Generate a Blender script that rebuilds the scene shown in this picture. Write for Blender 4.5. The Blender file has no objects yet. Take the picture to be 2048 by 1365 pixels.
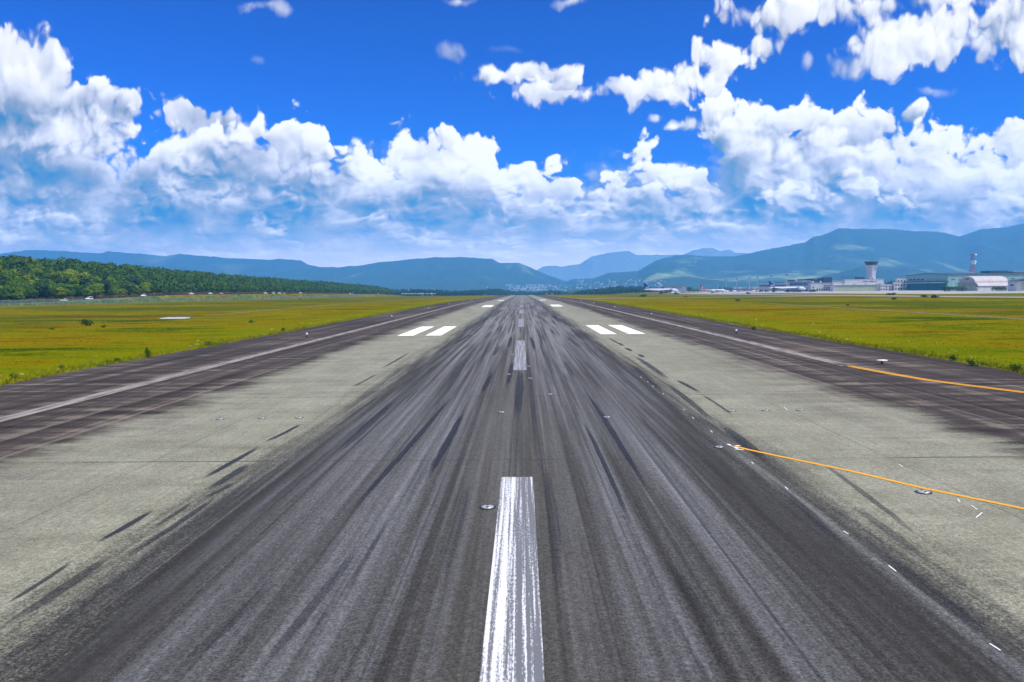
import bpy, math, random
import numpy as np
from mathutils import Matrix, Vector
random.seed(7); rng = np.random.default_rng(11)
S = bpy.context.scene; COL = S.collection

# ------------------------------------------------------------------ camera
F = 1593.0; CX, CY = 1024.0, 682.5; CAMH = 5.4; CAMX = 0.18
yc = Vector(((1044 - CX) / F, (CY - 577.6) / F, -1)).normalized()
pl = Vector(((0 - CX) / F, (CY - 586.7) / F, -1)).normalized()
zc = yc.cross(pl).normalized()
if zc.y < 0: zc = -zc
xc = yc.cross(zc).normalized()
R = Matrix((xc, yc, zc))
cam = bpy.data.objects.new("camera", bpy.data.cameras.new("camera")); COL.objects.link(cam)
cam.matrix_world = Matrix.Translation((CAMX, 0, CAMH)) @ R.to_4x4()
cam.data.sensor_width = 36; cam.data.lens = 36 * F / 2048
cam.data.clip_start = 0.1; cam.data.clip_end = 60000
S.camera = cam
def ray(px, py): return R @ Vector(((px - CX) / F, (CY - py) / F, -1))
def W(px, py, D):
    d = ray(px, py); return Vector((CAMX + d.x / d.y * D, D, CAMH + d.z / d.y * D))
def XD(px, X, py=585):
    d = ray(px, py); return (X - CAMX) / (d.x / d.y)

HAZE = 1.5e-4
# ------------------------------------------------------------------ view and world
S.view_settings.view_transform = 'Standard'; S.view_settings.look = 'None'
S.view_settings.exposure = 0.0; S.view_settings.gamma = 1.0
cy = S.cycles
cy.use_denoising = True; cy.denoiser = 'OPENIMAGEDENOISE'
cy.max_bounces = 5; cy.diffuse_bounces = 2; cy.glossy_bounces = 2; cy.transmission_bounces = 3
cy.transparent_max_bounces = 12; cy.volume_bounces = 3
cy.use_adaptive_sampling = True; cy.adaptive_min_samples = 16; cy.adaptive_threshold = 0.01
SUN_EL = math.radians(57); SUN_AZ = math.radians(122)   # clockwise from +Y
sd = Vector((math.sin(SUN_AZ) * math.cos(SUN_EL), math.cos(SUN_AZ) * math.cos(SUN_EL), math.sin(SUN_EL)))
sl = bpy.data.lights.new("sun", 'SUN'); sl.energy = 4.8; sl.angle = math.radians(0.53); sl.color = (1.0, 0.93, 0.82)
so = bpy.data.objects.new("sun", sl); COL.objects.link(so)
so.rotation_euler = sd.to_track_quat('Z', 'Y').to_euler()

class NT:
    """small node graph writer"""
    def __init__(s, tree): s.t = tree; s.n = tree.nodes; s.l = tree.links
    def put(s, sock, v):
        if v is None: return
        if isinstance(v, bpy.types.NodeSocket): s.l.new(v, sock)
        else:
            try: sock.default_value = v
            except Exception: sock.default_value = (*v, 1.0)
    def math(s, op, a, b=None, c=None, clamp=False):
        n = s.n.new('ShaderNodeMath'); n.operation = op; n.use_clamp = clamp
        for i, v in enumerate((a, b, c)): s.put(n.inputs[i], v)
        return n.outputs[0]
    def vec(s, op, a, b=None, c=None, scale=None):
        n = s.n.new('ShaderNodeVectorMath'); n.operation = op
        for i, v in enumerate((a, b, c)):
            if v is not None: s.put(n.inputs[i], v)
        if scale is not None: s.put(n.inputs['Scale'], scale)
        return n.outputs['Value'] if op in ('LENGTH', 'DOT_PRODUCT', 'DISTANCE') else n.outputs[0]
    def sep(s, v):
        n = s.n.new('ShaderNodeSeparateXYZ'); s.l.new(v, n.inputs[0]); return n.outputs
    def comb(s, x=0.0, y=0.0, z=0.0):
        n = s.n.new('ShaderNodeCombineXYZ')
        for i, v in enumerate((x, y, z)): s.put(n.inputs[i], v)
        return n.outputs[0]
    def mr(s, v, a, b, c=0.0, d=1.0, smooth=False):
        n = s.n.new('ShaderNodeMapRange')
        if smooth: n.interpolation_type = 'SMOOTHSTEP'
        s.put(n.inputs['Value'], v)
        for k, x in zip(('From Min', 'From Max', 'To Min', 'To Max'), (a, b, c, d)): s.put(n.inputs[k], x)
        return n.outputs[0]
    def noise(s, v, scale, detail=3, rough=.55, dist=0.0, col=False, dim='3D'):
        n = s.n.new('ShaderNodeTexNoise'); n.noise_dimensions = dim
        if v is not None: s.l.new(v, n.inputs['Vector'])
        n.inputs['Scale'].default_value = scale; n.inputs['Detail'].default_value = detail
        n.inputs['Roughness'].default_value = rough; n.inputs['Distortion'].default_value = dist
        return n.outputs['Color' if col else 'Fac']
    def vor(s, v, scale, feat='F1', out='Distance', detail=0, smooth=None, rough=.5, rnd=1.0, dim='3D'):
        n = s.n.new('ShaderNodeTexVoronoi'); n.feature = feat; n.voronoi_dimensions = dim
        s.l.new(v, n.inputs['Vector']); n.inputs['Scale'].default_value = scale
        if 'Detail' in n.inputs: n.inputs['Detail'].default_value = detail; n.inputs['Roughness'].default_value = rough
        if smooth is not None: n.inputs['Smoothness'].default_value = smooth
        n.inputs['Randomness'].default_value = rnd
        return n.outputs[out]
    def mix(s, f, a, b, mode='MIX'):
        n = s.n.new('ShaderNodeMix'); n.data_type = 'RGBA'; n.blend_type = mode
        s.put(n.inputs['Factor'], f); s.put(n.inputs['A'] if False else n.inputs[6], a); s.put(n.inputs[7], b)
        return n.outputs[2]
    def mixf(s, f, a, b):
        n = s.n.new('ShaderNodeMix'); n.data_type = 'FLOAT'
        s.put(n.inputs[0], f); s.put(n.inputs[2], a); s.put(n.inputs[3], b)
        return n.outputs[0]
    def ramp(s, v, stops, interp='LINEAR'):
        n = s.n.new('ShaderNodeValToRGB'); s.l.new(v, n.inputs[0]); e = n.color_ramp.elements
        n.color_ramp.interpolation = interp
        while len(e) < len(stops): e.new(0.5)
        for i, (p, c) in enumerate(stops):
            e[i].position = p; e[i].color = (*c, 1.0) if not isinstance(c, float) else (c, c, c, 1)
        return n.outputs[0]

wd = bpy.data.worlds.new("World"); S.world = wd; wd.use_nodes = True
wd.cycles.sampling_method = 'NONE'
def build_world():
    t = NT(wd.node_tree); t.n.clear()
    sky = t.n.new('ShaderNodeTexSky'); sky.sky_type = 'NISHITA'; sky.sun_disc = False
    sky.sun_elevation = SUN_EL; sky.sun_rotation = SUN_AZ
    sky.altitude = 200; sky.air_density = 1.0; sky.dust_density = 0.2; sky.ozone_density = 3.0
    gm = t.n.new('ShaderNodeGamma'); gm.inputs[1].default_value = 1.7
    t.l.new(t.vec('MULTIPLY', sky.outputs[0], (.1, .1, .1)), gm.inputs[0])
    skyc = t.vec('MULTIPLY', gm.outputs[0], (0.0, 9.2, 26.0))
    bg1 = t.n.new('ShaderNodeBackground'); t.l.new(skyc, bg1.inputs[0]); bg1.inputs[1].default_value = 0.10
    g = t.n.new('ShaderNodeTexCoord').outputs['Generated']
    d = t.sep(t.vec('NORMALIZE', g))
    yy = t.math('MAXIMUM', t.math('ABSOLUTE', d[1]), 0.15)
    U = t.math('MULTIPLY', t.math('DIVIDE', d[0], yy), F)
    V = t.math('MULTIPLY', t.math('DIVIDE', d[2], yy), F)
    P = t.comb(U, V, 0.0)
    # large warp + cauliflower relief, shared by every puff
    Vn = t.math('MULTIPLY', t.math('LOGARITHM', t.math('MAXIMUM', t.math('MULTIPLY_ADD', V, .01, .45), .05), 2.718), 330.0)
    Pn = t.comb(U, Vn, 0.0)
    w1 = t.noise(Pn, 1 / 80.0, 3, .5, col=True, dim='2D')
    Pw = t.vec('MULTIPLY_ADD', t.vec('SUBTRACT', w1, (.5, .5, .5)), (44, 40, 0), P)
    def relief(p):
        a = t.vor(p, 1 / 62.0, 'F1', detail=2.0, rough=.55, dim='2D')
        b = t.noise(p, 1 / 48.0, 5, .6, dim='2D')
        return t.math('ADD', t.math('MULTIPLY', a, -.95), t.math('MULTIPLY', b, .8))
    Pr = t.vec('MULTIPLY_ADD', t.vec('SUBTRACT', w1, (.5, .5, .5)), (44, 40, 0), Pn)
    H0 = relief(Pr); H1 = relief(t.vec('ADD', Pr, (7.0, 12.0, 0)))
    disp = t.math('ADD', H0, 0.30)
    emb = t.math('MULTIPLY', t.math('SUBTRACT', H0, H1), t.mr(t.noise(Pn, 1 / 130.0, 3, .5, dim='2D'), .35, .65, .15, .62))
    puffs = PUFFS
    sh = None; al = None
    for (px, py, rx, ry, b, gy, w, op) in puffs:
        r = ray(px, py); cu, cv = r.x / r.y * F, r.z / r.y * F
        Pi = Pw if sh is None else t.vec('MULTIPLY_ADD', sh, (1e-7, 1e-7, 0), Pw)   # keeps the puffs in order
        q = t.vec('MULTIPLY_ADD', Pi, (1 / rx, 1 / ry, 0), (-cu / rx, -cv / ry, 0))
        ln = t.vec('LENGTH', q); m = min(rx, ry)
        sdv = t.math('MULTIPLY_ADD', disp, float(min(50, m * 1.1)), t.math('MULTIPLY_ADD', ln, -float(m), float(m)))
        mk = t.mr(sdv, -float(w) * .4, float(w) * 1.3, 0.0, float(op), True)
        s_ = t.vec('DOT_PRODUCT', q, (gy * .3, gy * 1.25, 0)); s_ = t.math('ADD', s_, float(b) - .13)
        if sh is None: sh, al = s_, mk
        else:
            sh = t.mixf(mk, sh, s_)
            al = t.math('SUBTRACT', t.math('ADD', al, mk), t.math('MULTIPLY', al, mk))
    big = t.noise(Pr, 1 / 110.0, 3, .45, dim='2D')
    shade = t.math('MULTIPLY_ADD', t.math('ADD', t.math('ADD', sh, emb), t.math('MULTIPLY_ADD', big, 1.0, -.50)), .90, -.01)
    cc = t.ramp(shade, [(0.0, (.010, .16, .38)), (.17, (.10, .23, .40)), (.35, (.29, .34, .44)), (.54, (.57, .58, .66)),
                        (.76, (.88, .87, .90)), (.97, (1.08, 1.05, 1.02))], 'LINEAR')
    # thin veil of moist air low over the horizon
    veil = t.mr(V, 210, 60, 0.0, .97, True)
    cc = t.mix(t.mr(V, 150, 40, 0.0, .75, True), cc, (.98, .85, .78, 1))
    # unseen broken cloud above the picture, added to neutralise the blue ambient light
    ov = t.math('MULTIPLY', t.mr(d[2], .46, .60, 0, .95, True), t.mr(t.noise(g, 4.0, 4, .6), .36, .52, .55, 1, True))
    cc = t.mix(t.mr(d[2], .5, .6), cc, (.80, .84, .90, 1))
    alpha = t.math('MAXIMUM', t.math('MAXIMUM', al, veil), ov, clamp=True)
    # cloud brightened low over the horizon to make up for dimming by the haze
    glow = t.math('EXPONENT', t.math('DIVIDE', 86.0, t.math('MAXIMUM', V, 74.0)))
    bg2 = t.n.new('ShaderNodeBackground'); t.l.new(cc, bg2.inputs[0]); t.l.new(t.math('MULTIPLY', glow, 1.02), bg2.inputs[1])
    ms = t.n.new('ShaderNodeMixShader'); t.l.new(alpha, ms.inputs[0]); t.l.new(bg1.outputs[0], ms.inputs[1]); t.l.new(bg2.outputs[0], ms.inputs[2])
    o = t.n.new('ShaderNodeOutputWorld'); t.l.new(ms.outputs[0], o.inputs[0])
# px, py, rx, ry, brightness, top-to-bottom gradient, edge width, opacity
PUFFS = [
 (1024,470,1700,70,.62,.0,60,.9),(400,420,700,120,.62,.1,60,.95),(1600,420,700,110,.66,.1,60,.95),(1000,440,420,90,.66,.1,50,.95),
 (40,210,120,150,.76,.3,14,1),(150,270,120,90,.76,.3,14,1),(60,400,320,120,.68,.2,24,1),(380,400,240,95,.64,.25,18,1),(590,390,150,110,.66,.3,16,1),(720,410,120,60,.66,.25,16,1),(880,380,140,90,.68,.3,16,1),(1070,400,110,60,.70,.3,14,1),
 (1250,430,90,60,.66,.3,14,1),(1370,430,90,60,.64,.3,14,1),(1640,370,230,120,.70,.3,18,1),(1900,390,200,110,.70,.3,18,1),
 # left bank
 (40,300,230,130,.66,.2,18,1),(20,140,75,75,.88,.25,9,1),(90,190,95,60,.80,.3,9,1),(40,225,130,38,.38,.25,26,.9),
 (205,205,85,42,.86,.3,8,1),(130,275,150,55,.84,.40,16,1),(210,310,90,45,.84,.35,14,1),(60,335,170,30,.42,.25,24,.8),
 (120,390,230,40,.62,.3,30,.9),(90,445,130,30,.70,.3,18,.9),(240,395,60,50,.74,.35,14,.95),
 (368,228,66,34,.80,.30,7,1),(400,255,80,40,.70,.2,12,1),(459,235,11,24,.80,.2,5,.9),
 (400,310,130,55,.84,.40,10,1),(325,320,50,38,.88,.35,8,1),(430,300,60,34,.92,.30,8,1),(500,270,36,36,.94,.35,7,1),
 (560,340,190,75,.70,.45,14,1),(600,285,62,56,.97,.38,7,1),(650,325,46,58,.98,.35,8,1),(550,275,34,34,.92,.3,7,1),
 (720,355,95,50,.88,.42,10,1),(780,390,120,60,.74,.40,14,1),
 (815,290,34,44,.95,.35,7,1),(860,320,80,60,.93,.38,9,1),(893,288,34,34,1.0,.3,6,1),(955,320,55,45,.98,.38,7,1),
 (900,380,130,70,.80,.40,14,1),(1000,370,70,50,.88,.35,10,1),
 (1060,370,70,52,1.0,.35,7,1),(1120,385,46,50,1.0,.35,8,1),(1090,440,90,40,.78,.35,14,.95),
 (640,385,120,26,.52,.2,22,.8),(1000,425,70,28,.38,.15,18,.75),(560,432,115,24,.16,.1,20,.9),(440,470,170,22,.28,.1,24,.8),
 (520,455,70,22,.80,.35,9,1),(560,468,34,12,.84,.3,6,1),(720,450,80,26,.72,.3,12,.9),(100,480,220,16,.50,.15,20,.7),
 (45,215,130,50,.36,.28,34,.9),(80,340,180,38,.36,.28,30,.85),(260,360,100,34,.48,.2,24,.75),(330,435,130,36,.36,.2,30,.8),(590,405,140,40,.38,.25,28,.85),(880,428,120,34,.38,.25,26,.8),
 # middle
 (1230,395,42,45,.92,.40,8,1),(1288,305,36,36,.98,.35,6,1),(1310,345,50,38,.92,.40,8,1),(1390,375,60,50,.90,.42,8,1),
 (1320,420,120,55,.68,.40,14,1),(1350,462,80,16,.40,.15,18,.8),
 # right bank
 (1440,225,44,44,.97,.38,7,1),(1520,285,110,75,1.0,.30,9,1),(1640,262,110,60,1.0,.30,8,1),(1715,262,80,58,.97,.34,8,1),
 (1640,350,190,80,.84,.36,16,1),(1832,228,24,28,.92,.35,6,1),(1870,310,80,65,.96,.35,8,1),(1960,320,70,60,1.0,.3,9,1),
 (2050,300,80,70,1.0,.3,9,1),(1900,385,190,70,.88,.40,16,1),(2040,390,110,60,.86,.36,16,1),
 (1438,300,34,44,.20,.15,24,.8),(1462,350,36,50,.22,.12,26,.75),(1488,405,42,30,.18,.12,20,.8),(1560,330,60,16,.62,.1,16,.5),
 (1580,385,62,34,.93,.42,9,1),(1610,350,46,34,.95,.35,12,.8),(1720,385,52,30,.97,.40,7,1),(1790,415,60,26,.86,.40,9,1),(1690,425,120,18,.50,.15,16,.8),
 (1830,330,60,20,.50,.1,18,.7),(1960,425,80,14,.44,.1,16,.8),
 (1330,430,110,34,.38,.25,26,.8),(1680,335,130,28,.56,.25,24,.65),(1850,425,160,34,.38,.25,28,.8),(1600,430,90,18,.42,.2,20,.7),(1400,465,70,12,.40,.2,16,.7),
 # fair weather scraps above
 (985,150,66,17,.92,.20,6,1),(1080,145,78,22,.98,.15,7,1),(1100,190,76,26,1.0,.2,7,1),(1135,160,30,28,.96,.2,7,.95),
 (908,106,34,18,.62,.1,12,.5),(1010,100,30,6,.60,.1,10,.35),(535,18,40,13,.78,.1,9,.8),(516,118,10,6,.62,.1,8,.5),(915,2,32,8,.78,.1,7,.8),(1145,2,28,9,.8,.1,7,.8),
 (786,244,10,4,.85,.1,4,.8),
 (1250,175,60,20,.88,.15,8,.9),(1315,178,84,30,.98,.2,8,1),(1385,150,82,36,1.0,.2,8,1),(1450,118,80,34,1.0,.2,7,1),(1518,98,44,18,.98,.15,6,.95),
 (1310,237,12,6,.85,.1,5,.8),(1372,247,36,13,.94,.2,6,1),(1258,215,7,9,.8,.1,5,.8),
 (1620,20,160,48,.92,.2,12,1),(1830,85,150,62,.90,.25,14,1),(1990,60,110,55,.92,.2,12,1),(1590,22,100,38,1.0,.2,10,1),(1720,12,150,24,.96,.15,12,1),(1730,125,70,26,.88,.2,14,.8),(1800,100,100,48,1.02,.22,10,1),(1625,115,16,20,.86,.1,9,.8),
 (1880,100,72,34,.95,.2,11,1),(1960,45,80,42,1.0,.2,9,1),(2030,75,50,48,.98,.2,9,1),(1900,2,110,12,.96,.1,8,1),(1868,182,44,10,.66,.15,10,.55),(2044,20,30,30,.95,.1,8,1),
]
build_world()

# ------------------------------------------------------------------ helpers
def sm(a, b, x): 
    t = np.clip((np.asarray(x, float) - a) / (b - a), 0, 1); return t * t * (3 - 2 * t)
def gz(x, y):
    """ground height"""
    x = np.asarray(x, float); y = np.asarray(y, float)
    z = np.interp(y, [-1e5, 300, 1200, 1750, 1e5], [0, 0, -4.5, -19, -19])
    z = z + 0.006 * np.clip(x - 150, 0, 900) * np.clip((y - 300) / 800, 0, 1) * np.clip((x - 150) / 100, 0, 1)
    z = z + 14.5 * np.clip((x - 100) / 100, 0, 1) * np.clip((y - 1200) / 550, 0, 1)
    road = np.interp(y, [0, 300, 400, 490, 560, 830, 1290, 1700, 2200], [0, .2, .75, 2.4, 3.1, 2.0, -1.9, -8, -19])
    z = z + (road - z) * np.clip((-x - 223) / 5, 0, 1)
    hh = np.interp(y, [0, 250, 400, 600, 800, 1100, 1500, 1900, 2400], [16, 19, 17, 17, 14, 12.5, 14, 14, 0])
    z = z + hh * sm(244, 330, -x)
    return z
def G(x, y): return float(gz(x, y))

class MB:
    def __init__(s): s.v = []; s.f = []
    def add(s, vs, fs):
        o = len(s.v); s.v += [tuple(v) for v in vs]; s.f += [tuple(i + o for i in f) for f in fs]; return s
    def box(s, x0, x1, y0, y1, z0, z1):
        return s.add([(x0,y0,z0),(x1,y0,z0),(x1,y1,z0),(x0,y1,z0),(x0,y0,z1),(x1,y0,z1),(x1,y1,z1),(x0,y1,z1)],
                     [(0,3,2,1),(4,5,6,7),(0,1,5,4),(1,2,6,5),(2,3,7,6),(3,0,4,7)])
    def loft(s, rings, cap=True):
        n = len(rings[0]); vs = [p for r in rings for p in r]; fs = []
        for i in range(len(rings) - 1):
            for j in range(n):
                a = i * n + j; b = i * n + (j + 1) % n; fs.append((a, b, b + n, a + n))
        if cap: fs.append(tuple(range(n))[::-1]); fs.append(tuple(range((len(rings) - 1) * n, len(rings) * n)))
        return s.add(vs, fs)
    def tube(s, p0, p1, r0, r1=None, n=8):
        p0, p1 = Vector(p0), Vector(p1); r1 = r0 if r1 is None else r1
        q = (p1 - p0).to_track_quat('Z', 'Y')
        R0 = [p0 + q @ Vector((math.cos(a) * r0, math.sin(a) * r0, 0)) for a in [k * 2 * math.pi / n for k in range(n)]]
        R1 = [p1 + q @ Vector((math.cos(a) * r1, math.sin(a) * r1, 0)) for a in [k * 2 * math.pi / n for k in range(n)]]
        return s.loft([R0, R1])
    def prism(s, poly, axis, a, b):
        """poly of 2D points extruded along axis ('x','y','z') from a to b"""
        def P(p, t): return {'x': (t, p[0], p[1]), 'y': (p[0], t, p[1]), 'z': (p[0], p[1], t)}[axis]
        return s.loft([[P(p, a) for p in poly], [P(p, b) for p in poly]])
    def build(s, name, mat=None, parent=None, smooth=False, loc=None, rz=None, bevel=0):
        me = bpy.data.meshes.new(name); me.from_pydata(s.v, [], s.f); me.validate(); me.update()
        return link(name, me, mat, parent, smooth, loc, rz, bevel)
def link(name, me, mat=None, parent=None, smooth=False, loc=None, rz=None, bevel=0):
    o = bpy.data.objects.new(name, me); COL.objects.link(o)
    if mat: me.materials.append(mat)
    if smooth: me.shade_smooth()
    if parent: o.parent = parent
    if loc is not None: o.location = loc
    if rz is not None: o.rotation_euler = (0, 0, rz)
    if bevel:
        m = o.modifiers.new('bevel', 'BEVEL'); m.width = bevel; m.segments = 2; m.limit_method = 'ANGLE'
    import bmesh
    bm = bmesh.new(); bm.from_mesh(me)
    if len(bm.faces) < 4000: bmesh.ops.recalc_face_normals(bm, faces=bm.faces); bm.to_mesh(me)
    bm.free()
    return o
def tag(o, label=None, cat=None, group=None, kind=None):
    if label: o['label'] = label
    if cat: o['category'] = cat
    if group: o['group'] = group
    if kind: o['kind'] = kind
    return o
def thing(name, label, cat, loc=(0,0,0), rz=0, group=None):
    o = bpy.data.objects.new(name, None); COL.objects.link(o); o.location = loc; o.rotation_euler = (0,0,rz)
    o.empty_display_size = .5
    return tag(o, label, cat, group)
KIDS = {}
def dup(root, loc, rz=0, scale=1.0, label=None, group=None):
    r = root.copy(); COL.objects.link(r); r.location = loc; r.rotation_euler = (0, 0, rz); r.scale = (scale,)*3 if not isinstance(scale, tuple) else scale
    if label: r['label'] = label
    if group: r['group'] = group
    if root.name not in KIDS: KIDS[root.name] = [(c, list(c.children)) for c in root.children]
    for c, gs in KIDS[root.name]:
        k = c.copy(); COL.objects.link(k); k.parent = r
        for g_ in gs:
            d = g_.copy(); COL.objects.link(d); d.parent = k
    return r
def npmesh(name, V, Fq, attr=None):
    me = bpy.data.meshes.new(name); V = np.asarray(V, np.float32); Fq = np.asarray(Fq, np.int32)
    k = Fq.shape[1]
    me.vertices.add(len(V)); me.vertices.foreach_set('co', V.ravel())
    me.loops.add(Fq.size); me.loops.foreach_set('vertex_index', Fq.ravel())
    me.polygons.add(len(Fq)); me.polygons.foreach_set('loop_start', np.arange(0, Fq.size, k, dtype=np.int32))
    me.polygons.foreach_set('loop_total', np.full(len(Fq), k, np.int32))
    me.update(calc_edges=True); return me

def mat(name, color, rough=.8, spec=.3, metal=0.0, build=None, var=.0, vscale=1.0):
    m = bpy.data.materials.new(name); m.use_nodes = True; t = NT(m.node_tree)
    b = m.node_tree.nodes['Principled BSDF']; b.inputs['Roughness'].default_value = rough
    b.inputs['Specular IOR Level'].default_value = spec; b.inputs['Metallic'].default_value = metal
    b.inputs['Base Color'].default_value = (*color, 1)
    if build: build(t, b)
    elif var:
        p = t.n.new('ShaderNodeTexCoord').outputs['Object']
        f = t.mr(t.noise(p, vscale, 5, .6), .3, .7)
        a = tuple(c * (1 - var) for c in color); c2 = tuple(min(1, c * (1 + var)) for c in color)
        t.l.new(t.mix(f, (*a, 1), (*c2, 1)), b.inputs['Base Color'])
    return m

# ------------------------------------------------------------------ materials: ground and pavement
def grass_build(t, b):
    p = t.n.new('ShaderNodeNewGeometry').outputs['Position']
    ps = t.vec('MULTIPLY', p, (1.0, .8, 0))
    n1 = t.noise(t.vec('MULTIPLY', p, (.012, .030, 0)), 1, 5, .6)
    n2 = t.noise(t.vec('MULTIPLY', p, (.05, .11, 0)), 1, 6, .7)
    n3 = t.noise(ps, 1.4, 6, .75)
    n4 = t.noise(ps, 7.0, 3, .7)
    a = t.math('ADD', t.math('MULTIPLY', n1, .45), t.math('MULTIPLY', n2, .55))
    a = t.math('ADD', a, t.math('MULTIPLY_ADD', n3, .30, -.15))
    c = t.ramp(a, [(.40, (.040, .075, .001)), (.455, (.120, .155, .0005)), (.50, (.235, .200, .0005)), (.54, (.205, .135, .001)), (.59, (.125, .062, .002))])
    # greener, lusher belt beside the shoulder
    x = t.math('ABSOLUTE', t.sep(p)[0])
    edge = t.mr(t.math('ADD', x, t.math('MULTIPLY_ADD', n2, 16.0, -8.0)), 31, 44, 1, 0, True)
    c = t.mix(t.math('MULTIPLY', edge, .75), c, (.185, .215, .001, 1))
    # greener hollows farther out
    y = t.sep(p)[1]
    far = t.math('MULTIPLY', t.mr(x, 70, 85, 0, 1, True), t.mr(x, 165, 215, 1, 0, True))
    f2 = t.mr(t.noise(t.vec('MULTIPLY', p, (.010, .022, 0)), 1, 4, .5), .42, .56, 0, .85, True)
    c = t.mix(t.math('MULTIPLY', far, f2), c, (.075, .10, .006, 1))
    # earth behind the fence and under the wood
    w = t.mr(t.sep(p)[0], -236, -246, 0, 1)
    c = t.mix(w, c, (.05, .055, .02, 1))
    c = t.mix(t.math('MULTIPLY', t.mr(y, 1250, 1700, 0, 1, True), .8), c, (.05, .075, .03, 1))
    sp = t.mr(n4, .35, .68, .55, 1.45)
    c = t.mix(1.0, c, t.comb(sp, sp, sp), 'MULTIPLY')
    wl = t.mr(t.noise(ps, 3.2, 2, .5), .72, .78, 0, .4)
    c = t.mix(t.math('MULTIPLY', wl, t.mr(n2, .5, .6, 0, 1)), c, (.42, .38, .03, 1))
    t.l.new(t.vec('MULTIPLY', c, (.84, .84, .84)), b.inputs['Base Color'])
    bp = t.n.new('ShaderNodeBump'); bp.inputs['Strength'].default_value = .8; bp.inputs['Distance'].default_value = .25
    t.l.new(n3, bp.inputs['Height']); t.l.new(bp.outputs[0], b.inputs['Normal'])
M_grass = mat('grass', (.2, .2, .01), 1.0, 0.0, build=grass_build)

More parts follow.
